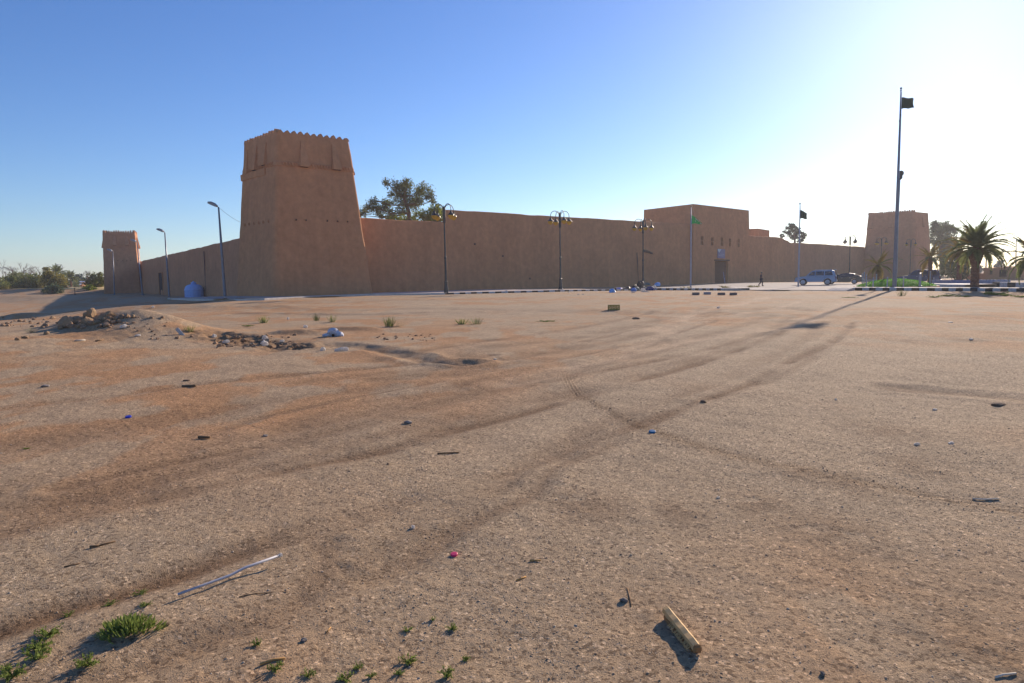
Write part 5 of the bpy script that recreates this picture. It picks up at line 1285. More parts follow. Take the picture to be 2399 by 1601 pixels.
for x, yt, D, r_, L, nf, ylw, lab, sd_, bu in ((2056, 622, 76, .20, 2.3, 16, .6, 'small sparse yellowing palm behind the posts left of the tall flagpole', 5, False), (2178, 604, 82, .20, 2.6, 20, .45, 'yellowing palm behind the dark blue car', 6, False),
                              (2246, 586, 88, .28, 3.7, 30, .7, 'brown and yellow palm crown between the far tower and the foremost palm', 7, True), (2416, 602, 47, .24, 2.6, 26, .1, 'palm cut by the right edge of the view', 8, True)):
    q = P(x, 668, D); q.z = gh(q.x, q.y); palm(q, P(x, yt, D).z - q.z, r_, lab, nf, L, (-35, 80), sd_, ylw, .2, bulge=bu)
for x, yt, D, L, lab, sd_ in ((138, 590 + 470 / K, 180, 3.4, 'dark palm crown above the far left grove, under the tiny street lamp', 9), (168, 590 + 560 / K, 185, 2.8, 'small dark palm left of the pale roof in the far left grove', 10)):
    q = P(x, 684, D); q.z = gh(q.x, q.y); palm(q, P(x, yt, D).z - q.z, .25, lab, 22, L, (-20, 80), sd_, 0, 0, 'palms in the far left grove', False, .9)

# ------------------------------------------------------------------ low buildings and barrier on the right, shed on the left
def low_block(name, x0, x1, D0, D1, ytop, label, parts, m=M_MUD2, depth=6):
    a, b2 = P(x0, 660, D0), P(x1, 660, D1); e = V2(b2) - V2(a); L = e.length; e = e / L; nn = Vector((-e.y, e.x)); z0 = gh(a.x, a.y); t = thing(name, (a.x, a.y, z0), label, 'building', None)
    zt_ = P((x0 + x1) / 2, ytop, (D0 + D1) / 2).z - z0; mb = MB(); N_ = 14
    ft = [(e * L * k / N_, zt_ + (float(fbm(np.array([k * .5 + D0]), np.array([1.]), 2, 1)[0]) - .5) * .5) for k in range(N_ + 1)]
    rg = [[(p.x, p.y, -.5), (p.x, p.y, z), (p.x + nn.x * depth, p.y + nn.y * depth, z), (p.x + nn.x * depth, p.y + nn.y * depth, -.5)] for p, z in ft]
    mb.loft(rg, caps=True); mb.build('block', m, t)
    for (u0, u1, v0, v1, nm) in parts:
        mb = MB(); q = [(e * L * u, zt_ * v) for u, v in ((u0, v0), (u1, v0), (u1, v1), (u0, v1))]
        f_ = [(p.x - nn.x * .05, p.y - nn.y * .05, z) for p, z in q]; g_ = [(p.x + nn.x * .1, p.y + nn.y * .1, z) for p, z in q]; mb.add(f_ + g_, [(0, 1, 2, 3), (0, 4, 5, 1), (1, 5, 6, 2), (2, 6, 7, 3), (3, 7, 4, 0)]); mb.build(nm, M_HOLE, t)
    return t
low_block('mud_building', 2303, 2380, 116, 112, 627, 'low ruined mud building with dark openings behind the big palm', [(.20, .28, .45, .8, 'window'), (.50, .72, .25, .80, 'doorway')])
low_block('mud_building', 2262, 2304, 124, 120, 641, 'lower mud wall stub between the palm trunk and the ruined building', [(.4, .5, .2, .6, 'window')])
low_block('mud_building', 2376, 2440, 118, 116, 633, 'mud building at the right edge with an uneven top', [(.2, .3, .3, .7, 'window')])
def barrier(x0, x1, D0, D1, ytop, label, m, n=1):
    a, b2 = P(x0, 660, D0), P(x1, 660, D1); e = V2(b2) - V2(a); L = e.length; rz = math.atan2(e.y, e.x); z0 = gh(a.x, a.y); zt_ = P(x0, ytop, D0).z - z0
    t = thing('barrier', (a.x, a.y, z0), label, 'barrier', 'low barrier walls on the right', rz)
    mb = MB(); mb.box((L / 2, 0, zt_ / 2 - .1), (L, .22, zt_ + .2), bev=.02); mb.build('panel', m, t)
    for k in range(n + 1): mb = MB(); mb.box((L * k / n, 0, zt_ / 2 + .01), (.12, .30, zt_ + .06), bev=.01); mb.build('pillar', m, t)
barrier(2190, 2276, 80, 76, 656.5, 'plain violet grey low wall running from the dark blue car to the palm', mat('violet_grey_paint', (.27, .26, .38), .7), 2)
barrier(2290, 2364, 76, 73, 656.5, 'panelled grey low wall right of the big palm trunk', mat('pale_grey_paint', (.36, .37, .45), .7), 9)
k5 = [on_px(x, D) for x, D in ((2325, 66), (2360, 64), (2400, 62), (2460, 60))]
ribbon('painted_kerb', k5, [(0, -.3), (0, .42), (-.04, .46), (-.34, .46), (-.34, -.3)], [M_KB, M_KW], block=.9)
k6 = [on_px(x, D) for x, D in ((2150, 66), (2200, 64), (2235, 62), (2262, 60))]
k6 = [p + Vector((0, 0, .05)) for p in k6]; ribbon('painted_kerb', k6, [(0, -.3), (0, .25), (-.04, .29), (-2.5, .31), (-2.5, -.3)], [M_CONC, M_KW], block=3)
bs_ = P(180, 680, 200); bs_.z = gh(bs_.x, bs_.y); t = thing('shed', bs_, 'small shed with pale blue grey sloping roof among the far left trees', 'shed')
mb = MB(); mb.box((1.4, 0, .6), (2.6, 3, 1.6)); mb.build('wall', M_MUD2, t)
mb = MB(); mb.add([(-.2, -2.6, 1.1), (2.6, -2.6, .7), (3.0, 1.8, 1.75), (-.5, 1.8, 1.75), (-.2, -2.6, 1.0), (2.6, -2.6, .6), (3.0, 1.8, 1.65), (-.5, 1.8, 1.65)], [(0, 1, 2, 3), (7, 6, 5, 4), (0, 4, 5, 1), (1, 5, 6, 2), (2, 6, 7, 3), (3, 7, 4, 0)]); mb.build('roof', mat('pale_roof', (.55, .58, .68), .5), t)
# dry grass field and marker post on the left
rows = []
for Y in np.linspace(139.5, 178, 14): rows.append([(x, Y, gh(x, Y) + .06) for x in np.linspace(-140, -70, 36)])
mb = MB(); mb.loft(rows, closed=False); tag(mb.build('dry_field', M_DRY), kind='structure')
q = P(175.5, 687, 126); q.z = gh(q.x, q.y); t = thing('marker_post', q, 'short thin dark post on the bank edge left of the small tower', 'post'); mb = MB(); mb.lathe([(.07, -.3), (.07, 1.3)], n=8); mb.build('shaft', M_BARK, t); mb = MB(); mb.box((0, 0, 1.35), (.35, .06, .14)); mb.build('head', M_BARK, t)

# ------------------------------------------------------------------ rocks, rubble
def rock_mesh(seed, m=M_ROCK, sub=3, rough=.35):
    import bmesh
    bm_ = bmesh.new(); bmesh.ops.create_icosphere(bm_, subdivisions=sub, radius=1.0); rnd = np.random.default_rng(seed); dirs = rnd.normal(size=(9, 3)); dirs /= np.linalg.norm(dirs, axis=1)[:, None]; cut = rnd.uniform(.55, .9, 9)
    for v in bm_.verts:
        c = np.array(v.co); 
        for d_, k in zip(dirs, cut):
            s_ = c @ d_
            if s_ > k: c = c - d_ * (s_ - k)
        n_ = float(fbm(np.array([c[0] * 1.7 + seed + c[2]]), np.array([c[1] * 1.7 - c[2] + 4]), 4, seed)[0]) - .5; c = c * (1 + n_ * rough); v.co = c
    me = bpy.data.meshes.new('rock'); bm_.to_mesh(me); bm_.free(); me.materials.append(m); return me
RM = [rock_mesh(i, rough=.8, sub=2) for i in range(6)]
ROCKS = [(158, 764, .52, .34, 'long dark rock at the left foot of the rubble heap'), (182, 757, .42, .27, 'blocky rock just right of the long dark rock on the heap'), (205, 757, .36, .26, 'rock in the middle row of the rubble heap, under the tallest rock'),
         (217, 741, .33, .34, 'tallest rock, standing on top of the rubble heap'), (203, 744, .28, .24, 'rock leaning on the left of the tallest rock'), (236, 749, .27, .18, 'small rock to the right of the tallest rock'), (258, 744, .36, .22, 'smooth rounded rock on the right part of the rubble heap'),
         (247, 752, .22, .15, 'small rock below the smooth rounded one'), (227, 758, .24, .15, 'small rock in the hollow below the tallest rock'), (272, 750, .20, .12, 'flat small rock right of the smooth rounded one'), (190, 767, .22, .15, 'small rock in front of the blocky rock'), (143, 771, .2, .13, 'lowest little rock at the far left foot of the heap'),
         (312, 744, .15, .10, 'stone on the crest of the earth ridge right of the rubble'), (108, 784, .20, .12, 'dark grey stone left of the rubble heap, alone on the slope'), (122, 747, .35, .18, 'dark clod lying in the tower shadow behind the heap'),
         (40, 798, .16, .1, 'reddish clod near the left edge below the shadow'), (60, 793, .22, .1, 'reddish clod right of the one near the left edge')]
for i, (x, y, s_, hh, lab) in enumerate(ROCKS):
    p = GT(x, y); o = bpy.data.objects.new('rock', RM[i % 6]); col.objects.link(o); s_ *= .52; hh *= .62; o.location = p + Vector((0, 0, hh * .30)); o.scale = (s_, s_ * .8, hh); o.rotation_euler = (random.uniform(-.2, .2), random.uniform(-.2, .2), random.uniform(0, 6)); tag(o, lab, 'rock', 'rocks of the rubble heap')
def rubble(name, n, x0, x1, y0, y1, lo, hi, seed):
    rnd = random.Random(seed); mb = MB()
    for k in range(n):
        p = GT(rnd.uniform(x0, x1), rnd.uniform(y0, y1)); s_ = lo + (hi - lo) * rnd.random() ** 2; me = RM[k % 6]
        M_ = Matrix.Translation(p + Vector((0, 0, s_ * .15))) @ Matrix.Rotation(rnd.uniform(0, 6), 4, 'Z') @ Matrix.Rotation(rnd.uniform(-.5, .5), 4, 'X') @ Matrix.Diagonal((s_, s_ * .8, s_ * .65, 1))
        mb.add([M_ @ v.co for v in me.vertices], [tuple(f.vertices) for f in me.polygons])
    tag(mb.build(name, mat('crumbled_earth', (.36, .22, .125), .95, var=.3, vscale=4, bump=.02)), kind='stuff')
rubble('rubble', 46, 138, 305, 744, 770, .04, .16, 1); rubble('rubble', 60, 500, 700, 786, 816, .03, .12, 2); rubble('rubble', 40, 0, 112, 745, 768, .04, .14, 3); rubble('rubble', 24, 310, 460, 740, 800, .03, .08, 4)
rubble('rubble', 26, 880, 1020, 784, 800, .02, .06, 5)
MS = rock_mesh(31, mat('grey_stone', (.42, .35, .29), .95, vscale=8, bump=.01)); MD = rock_mesh(33, mat('dark_clod', (.26, .165, .10), .95, vscale=8, bump=.01))
ST = [(1460, 1409, .045, .03, MS, 'pinkish grey stone beside a dry twig, left of the timber piece'), (713, 1503, .032, .024, MS, 'grey stone low in the foreground, left of centre'), (1648, 943, .10, .05, MD, 'dark clod lying on the middle tyre track'), (909, 1088, .035, .015, MD, 'small dark flat stone right of centre on bare sand'),
      (390, 1466, .03, .02, MD, 'tiny dark stone right of the big green clump'), (955, 992, .10, .05, MS, 'grey stone with a twig left of the picture centre'), (105, 907, .13, .06, MS, 'pale grey stone alone on the left slope'), (437, 893, .12, .04, MD, 'dark clod on the left above the first tyre track'),
      (1926, 1580, .025, .02, MS, 'little reddish stone at the bottom right'), (622, 1022, .07, .03, MS, 'tan stone in the left middle ground'), (1490, 748, .28, .10, MD, 'dark clod in the open right of the yellow crate'), (2340, 950, .18, .05, MD, 'dark clod near the right edge, middle distance')]
for x, y, s_, hh, me, lab in ST:
    p = GT(x, y); o = bpy.data.objects.new('stone', me); col.objects.link(o); s_ *= .52; hh *= .52; o.location = p + Vector((0, 0, hh * .4)); o.scale = (s_, s_ * .75, hh); o.rotation_euler = (0, 0, random.uniform(0, 6)); tag(o, lab, 'stone', 'loose stones on the sand')
# loose kerb blocks
first = None
for i, (x, y, lab, dk) in enumerate(((1630, 691.5, 'leftmost of four loose kerb blocks before the painted kerb', 0), (1657, 690.5, 'second loose kerb block from the left, with a white top', 1), (1690, 692, 'third loose kerb block from the left', 0), (1718, 692, 'rightmost of the four loose kerb blocks', 0))):
    p = GT(x, y); mb = MB(); mb.box((0, 0, .09), (.52, .22, .20), bev=.03); o = mb.build('kerb_block', mat('grimy_block', (.17, .15, .14), .9, vscale=6) if not dk else mat('grimy_pale_block', (.30, .29, .32), .9, vscale=6)); o.location = p; o.rotation_euler = (0, 0, R(-8 + 9 * i)); tag(o, lab, 'kerb block', 'loose kerb blocks'); 
# crate
p = GT(1438, 726.5); t = thing('crate', p, 'small yellow and dark slatted crate lying alone on the open sand', 'crate', None, R(-6))
W_, H_, D_ = .52, .23, .34
for y in (-D_ / 2, D_ / 2):
    mb = MB()
    for z in (.02, H_ - .02): mb.box((0, y, z), (W_, .02, .03))
    for k in range(5): mb.box((-W_ / 2 + .01 + k * (W_ - .02) / 4, y + .001, H_ / 2), (.025, .024, H_ - .005))
    for k in range(4):
        x0 = -W_ / 2 + k * W_ / 4; mb.tube([(x0 + .01, y + .003, .03), (x0 + W_ / 4 - .01, y + .003, H_ - .03)], .011, 4); mb.tube([(x0 + .01, y - .003, H_ - .03), (x0 + W_ / 4 - .01, y - .003, .03)], .011, 4)
    mb.build('side', mat('yellow_crate_plastic', (.30, .24, .04), .6), t)
mb = MB(); mb.box((0, 0, .03), (W_ - .01, D_ - .03, .02)); 
for x in (-W_ / 2 + .01, W_ / 2 - .01): mb.box((x, 0, H_ / 2), (.018, D_ - .03, H_ - .04))
mb.build('bottom_and_ends', mat('dark_crate_plastic', (.05, .045, .02), .7), t)

# ------------------------------------------------------------------ litter
def crumple(seed, m, rough=.55):
    import bmesh
    bm_ = bmesh.new(); bmesh.ops.create_icosphere(bm_, subdivisions=4, radius=1.0)
    for v in bm_.verts:
        c = np.array(v.co); r1 = float(fbm(np.array([c[0] * 2 + seed]), np.array([c[1] * 2 + c[2] * 1.7]), 4, seed)[0]); r2 = abs(float(fbm(np.array([c[2] * 3 + seed]), np.array([c[0] * 3 - c[1] * 2]), 3, seed + 1)[0]) - .5)
        v.co = c * (1 + (r1 - .5) * rough - r2 * rough * 1.2); 
        if v.co.z < -.35: v.co.z = -.35
    me = bpy.data.meshes.new('bag'); bm_.to_mesh(me); bm_.free(); me.materials.append(m); return me
def litter(name, me, x, y, s, lab, cat, group, rz=None, z=0.0):
    p = GT(x, y); o = bpy.data.objects.new(name, me); col.objects.link(o); o.location = p + Vector((0, 0, .33 * s[2] + z)); o.scale = s; o.rotation_euler = (0, 0, rz if rz is not None else random.uniform(0, 6)); return tag(o, lab, cat, group)
CB = {k: [crumple(i * 3 + j, m) for j in range(2)] for i, (k, m) in enumerate((('w', M_WHITE), ('b', M_BLUE), ('k', M_BLACK), ('g', M_GREYB), ('l', M_LILAC), ('lb', mat('sky_blue_plastic', (.16, .42, .80), .5)), ('n', mat('navy_plastic', (.03, .05, .20), .5))))}
HG_ = 'rubbish heap at the kerb end'
for (x, y, c, sx_, sy_, sz_, lab, cat) in (
   (1434, 686, 'lb', .42, .3, .28, 'bright blue carrier bag lying left of the rubbish heap', 'bag'), (1488, 680, 'k', .45, .4, .45, 'black rubbish bag on the left of the heap', 'bag'), (1500, 681, 'k', .55, .5, .85, 'tallest black rubbish bag in the heap, under the lamp post', 'bag'),
   (1485, 683, 'b', .35, .3, .30, 'blue bag in front of the black rubbish bags', 'bag'), (1492, 682, 'g', .35, .3, .35, 'grey green bag between the blue and the black bags', 'bag'), (1507, 683, 'w', .30, .25, .28, 'white torn sheet on the right of the tallest black bag', 'sheet'),
   (1524, 681, 'n', .60, .4, .35, 'navy blue bag at the foot of the kerb', 'bag'), (1531, 680, 'w', .38, .3, .42, 'white bag on top of the navy blue bag', 'bag'), (1540, 675, 'lb', .42, .35, .38, 'bright blue bag sitting on the kerb top, right of the heap', 'bag'),
   (1451, 680.5, 'l', .85, .4, .22, 'spread lilac sheet left of the heap', 'sheet'), (1470, 680, 'k', .7, .4, .28, 'low dark bag between the lilac sheet and the heap', 'bag'), (1512, 685, 'w', .45, .3, .12, 'flat dirty white sheet before the heap', 'sheet'), (1484, 686, 'w', .22, .18, .10, 'small pale scrap below the blue bag of the heap', 'scrap'),
   (1510, 673, 'g', .9, .3, .3, 'grey green bundle behind the lamp post foot', 'bundle')):
    litter('rubbish_bag' if cat == 'bag' else 'plastic_' + cat, CB[c][len(lab) % 2], x, y, (sx_, sy_, sz_), lab, cat, HG_, z=.25 if y < 677 else 0)
WL_ = [(1187, 686, .30, .24, 'white lump on the painted kerb between the first two lamp posts'), (1333, 686, .14, .12, 'small white scrap just right of the second lamp post'), (1366, 691, .12, .08, 'white scrap midway between the second lamp post and the blue bag'), (1355, 690, .2, .05, 'thin white strip left of the midway scrap'),
       (790, 694, .28, .14, 'white crumpled scrap at the foot of the big tower'), (502, 790, .13, .10, 'white bag scrap at the left end of the trench'), (530, 803, .12, .08, 'white scrap on the near lip of the trench'), (621, 797, .12, .14, 'white plastic at the middle of the trench'), (620, 810, .16, .14, 'larger white plastic lower in the trench'), (661, 801, .10, .06, 'small white scrap at the right end of the trench'),
       (716, 768, .18, .10, 'pale scrap behind the trench'), (290, 768, .14, .10, 'white scrap half way up the earth ridge'), (323, 788, .12, .06, 'little white scrap low on the ridge'), (968, 1237, .03, .02, 'little white stone like scrap in the dark earth patch'), (675, 749, .09, .12, 'tiny upright white scrap in the left middle distance'),
       (757, 822, .14, .09, 'greyish scrap below the shattered foam'), (802, 822, .22, .09, 'long pale scrap right of the greyish one'), (1683, 723, .12, .10, 'white scrap by the pale tyre tracks'), (1160, 843, .05, .03, 'small white scrap right of the dark step'), (359, 721, .16, .12, 'white scrap in the tower shadow, behind the ridge'), (2148, 1042, .04, .02, 'white scrap on the right, middle ground'), (2228, 1040, .05, .02, 'pair like white scrap near the right edge'), (2190, 961, .05, .02, 'white scrap above the pair near the right edge'), (2275, 797, .10, .04, 'white scrap far right'), (2227, 756, .16, .03, 'flat white strip far right before the palm'), (1683, 1167, .02, .015, 'tiny white chip right of centre'), (1958, 937, .03, .02, 'tiny white chip on the right half')]
for x, y, s_, hh, lab in WL_: litter('scrap', CB['w'][int(x) % 2], x, y, (s_ * .75, s_ * .45, hh * .75), lab, 'scrap', 'white scraps on the sand')
# broken foam piece
p = GT(781, 789); t = thing('foam_fragment', p, 'broken white foam shell with a dark hole, right of the trench', 'foam piece')
for k, (dx, dz, sx_, sz_, rr) in enumerate(((0, .10, .22, .17, 0), (.20, .05, .12, .09, .4), (-.22, .04, .16, .07, -.3), (.07, .14, .12, .10, .9), (-.10, .12, .12, .09, -.8))):
    o = bpy.data.objects.new('shell', rock_mesh(50 + k, mat('dirty_foam', (.55, .56, .60), .8), 2)); col.objects.link(o); o.parent = t; o.location = (dx, 0, dz); o.scale = (sx_, .14, sz_); o.rotation_euler = (0, rr, 0)
mb = MB(); mb.lathe([(.045, 0), (.045, .02)], n=8); o = mb.build('hole', M_HOLE, t); o.rotation_euler = (R(90), 0, 0); o.location = (.03, -.13, .05)
# pale slab on the ridge
p = GT(428, 786); mb = MB(); mb.box((0, 0, .11), (.10, .03, .30), bev=.01); o = mb.build('tile', mat('pale_tile', (.50, .45, .40), .8)); o.location = p; o.rotation_euler = (R(-20), R(-38), R(20)); tag(o, 'pale broken tile stuck in the right foot of the earth ridge', 'tile')
# pipe, timber, sticks
def between(pa, pb): return pa, pb
def stick(name, pix, r_, m, label, cat, group=None, dz=None, taper=.8, flat=False):
    pts = [GT(x, y) for x, y in pix]; o0 = pts[0]; q = [p - o0 + Vector((0, 0, (dz if dz is not None else r_) )) for p in pts]
    z = np.polyfit(np.linspace(0, 1, len(q)), [p.z for p in q], 1); q = [Vector((p.x, p.y, z[0] * k / (len(q) - 1) + z[1])) for k, p in enumerate(q)]
    mb = MB(); mb.tube(q, [r_ * (1 - (1 - taper) * k / (len(q) - 1)) for k in range(len(q))], 8); o = mb.build(name, m, smooth=True); o.location = o0; return tag(o, label, cat, group)
p_ = [GT(x, y) for x, y in ((657, 1320), (574, 1344), (540, 1357), (480, 1382), (418, 1404))]
t = thing('pipe', p_[0], 'long bent grey white pipe lying on the sand at lower left', 'pipe'); o0 = p_[0]
q = [p - o0 for p in p_]; q = [Vector((a.x, a.y, .018 + (.03 if i == 0 else .02 if i == 1 else .008))) for i, a in enumerate(q)]
mb = MB(); mb.tube(q, [.008, .0078, .0076, .0072, .007], 10); mb.build('tube', mat('grey_pvc', (.46, .45, .47), .5), t, smooth=True)
d = (q[0] - q[1]).normalized(); mb = MB(); mb.tube([q[0] - d * .01, q[0] + d * .012], [.0105, .0105], 10); mb.build('end_cap', M_WHITE, t)
pa, pb = GT(1561, 1447), GT(1633, 1532); o0 = pa; e = pb - pa; L = e.length; rz = math.atan2(e.y, e.x)
t = thing('timber_piece', pa, 'short piece of raw yellow timber lying on the sand at lower right', 'timber', None, rz)
mb = MB(); n = 14; rg = []
for k in range(n + 1):
    f = k / n; w = .021 * (1 if f < .93 else .9); jz = .0015 * math.sin(k * 1.7); x = L * f; rg.append([(x, -w + .002 * math.sin(k * 2.1), .028), (x, -w * .9, .050 + jz), (x, w * .2, .058 + jz), (x, w * .9, .046), (x, w, .026), (x, 0, .016)])
mb.loft(rg, caps=True)
for k in range(26): f = random.random(); x = L * (.3 + .65 * f); mb.tube([(x, -.02, .035), (x + random.uniform(-.01, .02), -.034, .03), (x + random.uniform(-.01, .02), -.038, .02)], .0025, 4)
mb.build('beam', M_WOOD, t)
mb = MB(); mb.box((L + .004, 0, .036), (.02, .038, .036), bev=.008); mb.build('split_end', mat('bark_end', (.34, .18, .07), .9), t)
mb = MB(); mb.box((L * .5, 0, .012), (L * .9, .04, .02)); mb.build('underside', mat('bark_end', (.34, .18, .07), .9), t)
stick('stick', [(2278, 1170), (2305, 1172), (2340, 1170)], .006, mat('bleached_wood', (.80, .72, .58), .8, trans=.2), 'bleached pale stick at right, beyond the tyre tread marks', 'stick')
stick('stick', [(2332, 1590), (2350, 1584), (2380, 1580)], .005, mat('bleached_wood', (.80, .72, .58), .8, trans=.2), 'bleached pale stick in the bottom right corner', 'stick')
SW = mat('brown_stick', (.20, .12, .06), .9); SO = mat('orange_straw', (.55, .30, .10), .9)
for pix, r_, m, lab in (([(210, 1285), (232, 1281)], .008, SW, 'dark stick pointing left below the left tyre tracks'), ([(232, 1281), (248, 1276), (270, 1270)], .006, SW, 'twig continuing right of the dark stick'), ([(150, 1330), (188, 1321)], .004, SW, 'thin brown twig above the left green weeds'), ([(560, 1400), (600, 1392), (672, 1388)], .003, SW, 'fine dry twig below the grey pipe'),
     ([(1241, 1316), (1267, 1315)], .006, SO, 'short orange brown straw right of the pink cap'), ([(1210, 1362), (1232, 1353)], .005, SO, 'orange straw left of the small dark furrow'), ([(1470, 1378), (1476, 1405), (1478, 1422)], .003, SW, 'bent dark twig arching over the pinkish stone'), ([(765, 1483), (775, 1471)], .003, SO, 'tiny orange straw near the lower middle left'),
     ([(175, 800), (200, 799)], .02, mat('bleached_wood', (.80, .72, .58), .8, trans=.2), 'pale stick on the left slope below the rubble heap'), ([(225, 801), (243, 797)], .02, SW, 'dark stick right of the pale stick on the slope'), ([(428, 908), (458, 907)], .02, SW, 'flat dark slat left of centre on the first tyre track'), ([(465, 1028), (492, 1028)], .015, SW, 'dark flat stick on the reddish sand at left'),
     ([(610, 1560), (640, 1548), (668, 1546)], .006, SO, 'yellow straw beside a green weed at the bottom'), ([(1025, 1065), (1075, 1062)], .008, SW, 'thin dark stick right of the long dark track')):
    stick('twig', pix, r_, m, lab, 'twig', 'twigs on the sand')
def chip(name, x, y, s, m, lab, cat):
    p = GT(x, y); mb = MB(); mb.lathe([(s * .9, 0), (s, s * .12), (s, s * .5), (s * .85, s * .62), (s * .1, s * .64)], n=18); o = mb.build(name, m, smooth=False); o.location = p + Vector((0, 0, .002)); o.rotation_euler = (R(8), R(-5), .4); return tag(o, lab, cat)
chip('bottle_cap', 1064, 1302, .022, M_PINK, 'small pink plastic cap on the sand', 'cap'); chip('bottle_cap', 301, 979, .035, mat('deep_blue_plastic', (.03, .05, .5), .5), 'tiny deep blue cap on the left slope', 'cap'); chip('bottle_cap', 1528, 1014, .035, mat('teal_plastic', (.03, .18, .35), .5), 'tiny teal cap beside the tyre tread marks', 'cap')

# ------------------------------------------------------------------ weeds
def weed_mesh(kind, seed):
    rnd = random.Random(seed); mb = MB()
    if kind == 'clump':      # dense low clump of narrow upright leaves
        for k in range(620):
            a = rnd.uniform(0, 6.283); r_ = rnd.random() ** .6 * (1 + .22 * math.sin(3 * a + seed) + .12 * math.sin(7 * a)); x, y = r_ * math.cos(a), r_ * .75 * math.sin(a); H = (.42 - .30 * r_ * r_) * rnd.uniform(.4, 1.25); lean = Vector((x * .9 + rnd.uniform(-.5, .5), y * .9 + rnd.uniform(-.5, .5), .8)).normalized(); w = Vector((math.cos(a * 7), math.sin(a * 7), 0)) * rnd.uniform(.02, .04)
            b0 = Vector((x * .9, y * .9, max(0, H * .35))); t_ = b0 + lean * rnd.uniform(.15, .34); mb.add([b0 - w * .5, b0 + w * .5, lerp(b0, t_, .55) + w, t_, lerp(b0, t_, .55) - w], [(0, 1, 2, 3, 4)])
        for k in range(30):
            a = rnd.uniform(0, 6.28); e = Vector((math.cos(a) * .9, math.sin(a) * .7, .15)); mb.tube([(0, 0, 0), e * .5 + Vector((0, 0, .08)), e], .012, 4)
    elif kind == 'flat':     # straggling low herb
        for k in range(16):
            a = rnd.uniform(0, 6.283); L = rnd.uniform(.4, 1.0); e = Vector((math.cos(a) * L, math.sin(a) * L, rnd.uniform(.05, .3))); mb.tube([(0, 0, 0), e * .5 + Vector((0, 0, .08)), e], [.02, .015, .008], 4)
            for j in range(12):
                f = rnd.uniform(.2, 1); c = e * f + Vector((rnd.uniform(-.07, .07), rnd.uniform(-.07, .07), rnd.uniform(.0, .10))); u = Vector((rnd.gauss(0, 1), rnd.gauss(0, 1), rnd.gauss(.2, .5))).normalized() * .10; v = u.cross(Vector((rnd.gauss(0, 1), rnd.gauss(0, 1), 1))).normalized() * .045; mb.add([c - u, c + v, c + u, c - v], [(0, 1, 2, 3)])
    else:                    # sparse tall tuft
        for k in range(70):
            a = rnd.uniform(0, 6.283); r_ = rnd.random(); b0 = Vector((math.cos(a) * r_ * .4, math.sin(a) * r_ * .4, 0)); e = b0 + Vector((math.cos(a) * .5 * r_, math.sin(a) * .5 * r_, rnd.uniform(.5, 1.1))); w = Vector((.02, .01, 0)); mb.add([b0 - w, b0 + w, lerp(b0, e, .6) + w * .8, e], [(0, 1, 2, 3)])
    o = mb.build('w', M_WEED if kind != 'tall' else M_WEEDT); me = o.data; bpy.data.objects.remove(o); return me
WM = {k: [weed_mesh(k, s_) for s_ in (1, 2, 3)] for k in ('clump', 'flat', 'tall')}
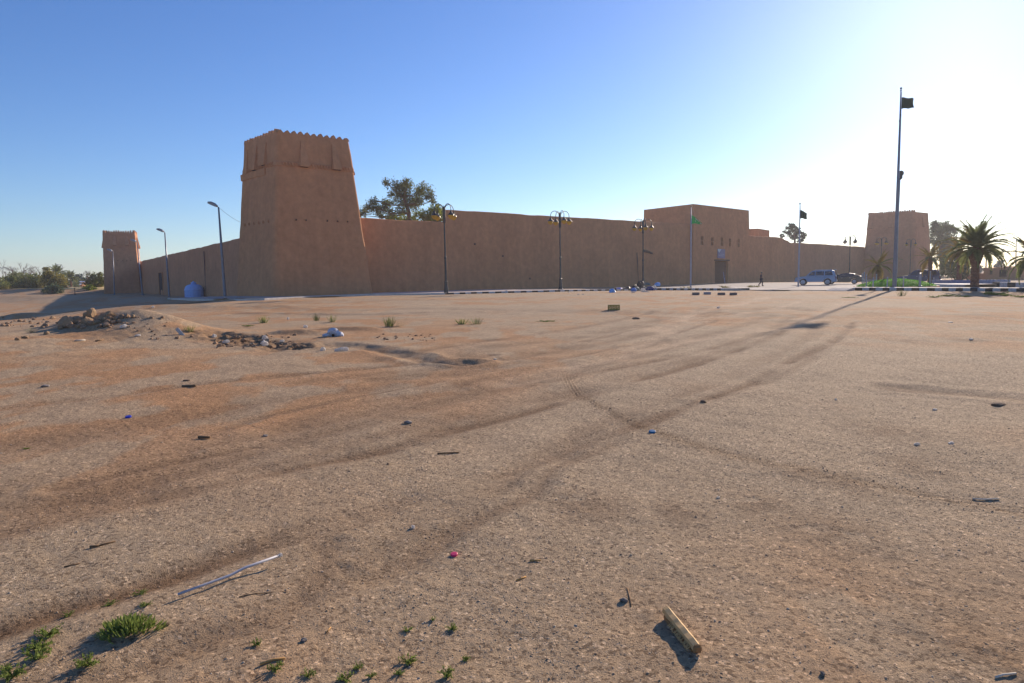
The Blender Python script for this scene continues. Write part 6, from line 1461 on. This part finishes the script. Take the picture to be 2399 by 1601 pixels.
WD = [(300, 1480, 'clump', .17, .13, 'biggest dense green clump, in the lower left foreground'), (110, 1492, 'flat', .09, .10, 'straggling weed above the left one in the corner group'), (88, 1520, 'flat', .10, .10, 'yellowish weed in the middle of the corner group'), (82, 1545, 'flat', .085, .10, 'bushy weed third down in the lower left corner'), (30, 1588, 'flat', .08, .11, 'weed at the very bottom left corner'),
      (207, 1560, 'flat', .075, .12, 'weed below the biggest clump, near the bottom edge'), (160, 1443, 'flat', .04, .05, 'little weed left above the biggest clump'), (258, 1418, 'flat', .06, .04, 'low weed directly above the biggest clump'), (328, 1393, 'flat', .06, .04, 'low weed left of the grey pipe end'), (342, 1420, 'flat', .05, .04, 'low weed below the grey pipe end'),
      (13, 1572, 'flat', .05, .06, 'pale weed at the left edge above the corner weed'), (645, 1570, 'flat', .055, .08, 'weed beside the yellow straw at the bottom'), (720, 1585, 'flat', .045, .06, 'weed at the bottom edge right of the straw'), (602, 1512, 'flat', .04, .06, 'tiny thin weed left of the grey stone'), (812, 1596, 'flat', .06, .08, 'weed cut by the bottom edge left of centre'), (840, 1567, 'flat', .035, .06, 'small weed above the bottom edge weed'), (870, 1588, 'flat', .035, .05, 'small round weed near the bottom, left of the shaded pair'),
      (955, 1555, 'flat', .06, .08, 'bright weed with a long shadow at bottom centre'), (935, 1582, 'flat', .035, .05, 'small weed under the bright bottom centre one'), (1047, 1585, 'flat', .055, .08, 'bright weed at bottom centre right'), (955, 1477, 'flat', .04, .04, 'flat weed of the upper pair in the lower middle'), (1057, 1474, 'flat', .045, .05, 'small green weed upper right in the lower middle'), (1015, 1454, 'flat', .025, .04, 'tiny weed above the lower middle pair'), (1093, 1548, 'flat', .03, .05, 'tiny weed right of bottom centre'), (1093, 1546, 'flat', .02, .03, 'speck of green beside the tiny weed right of bottom centre'), (60, 1053, 'flat', .05, .04, 'small green weed on the left, middle ground'),
      (617, 757, 'tall', .35, .30, 'pale green tuft behind the trench, leftmost of the far tufts'), (741, 752, 'tall', .25, .35, 'pale green tuft second from the left in the middle distance'), (777, 755, 'tall', .30, .32, 'pale green tuft third from the left in the middle distance'), (912, 765, 'tall', .35, .35, 'pale green tuft in the middle of the far row'), (932, 765, 'tall', .45, .42, 'tallest pale green tuft of the far row'), (1082, 760, 'tall', .35, .22, 'low pale tuft left of centre far away'), (1115, 760, 'tall', .5, .26, 'wide low pale tuft near the centre far away'),
      (443, 778, 'tall', .25, .22, 'pale tuft right of the earth ridge'), (580, 765, 'flat', .3, .12, 'low grey weed behind the trench'), (75, 780, 'tall', .3, .15, 'pale tuft left of the rubble heap'), (1275, 754, 'flat', .4, .1, 'faint low weed near the picture centre'), (2111, 694, 'tall', .5, .45, 'green tuft before the kerb under the tall flagpole'), (1994, 698, 'flat', .6, .12, 'low weed between the two flagpole shadows'), 
      (2190, 697, 'flat', .45, .2, 'low dark weed left in the row before the palm'), (2222, 695, 'flat', .6, .3, 'bushy weed left of the palm shadow'), (2256, 696, 'flat', .5, .22, 'low weed just left of the palm trunk shadow'), (2330, 692, 'flat', .8, .5, 'biggest leafy weed right of the palm shadow'), (2352, 694, 'flat', .55, .35, 'leafy weed next right of the biggest one'), (2392, 697, 'flat', .6, .3, 'leafy weed at the right edge before the kerb'), (400, 702, 'flat', .5, .4, 'dark weed at the foot of the pole left of the blue tank')]
for i, (x, y, kd, s_, hh, lab) in enumerate(WD):
    p = GT(x, y); o = bpy.data.objects.new('weed', WM[kd][i % 3]); col.objects.link(o); o.location = p; s_ *= .8 if y > 1380 else 1; o.scale = (s_, s_, hh * (1.25 if kd != 'tall' else 1)); o.rotation_euler = (0, 0, i * 1.3); tag(o, lab, 'weed', 'weeds on the sand')
# marigold like bushes along the wall behind the kerb
for i, (x, lab) in enumerate(((1605, 'yellowish low plant behind the kerb, left of the white flagpole'), (1696, 'yellowish low plant behind the kerb below the gate'), (1764, 'yellow green low plant behind the driveway, left of the walker'))):
    q = P(x, 672, 78 + i); q.z = gh(q.x, q.y); o = bpy.data.objects.new('low_plant', WM['flat'][i].copy()); o.data.materials[0] = M_LEAFY; col.objects.link(o); o.location = q; o.scale = (.8, .8, .9); tag(o, lab, 'plant', 'low plants behind the kerb')

# ------------------------------------------------------------------ dusty air
hz = bpy.data.materials.new('haze'); hz.use_nodes = True; n = hz.node_tree; n.nodes.clear()
o_ = n.nodes.new('ShaderNodeOutputMaterial'); v_ = n.nodes.new('ShaderNodeVolumePrincipled'); v_.inputs['Density'].default_value = HAZE; v_.inputs['Color'].default_value = (.93, .92, .95, 1); v_.inputs['Anisotropy'].default_value = .35
n.links.new(v_.outputs[0], o_.inputs['Volume'])
mb = MB(); mb.box((0, 0, 12.5), (2700, 2700, 45)); o = mb.build('haze', hz); tag(o, kind='stuff')
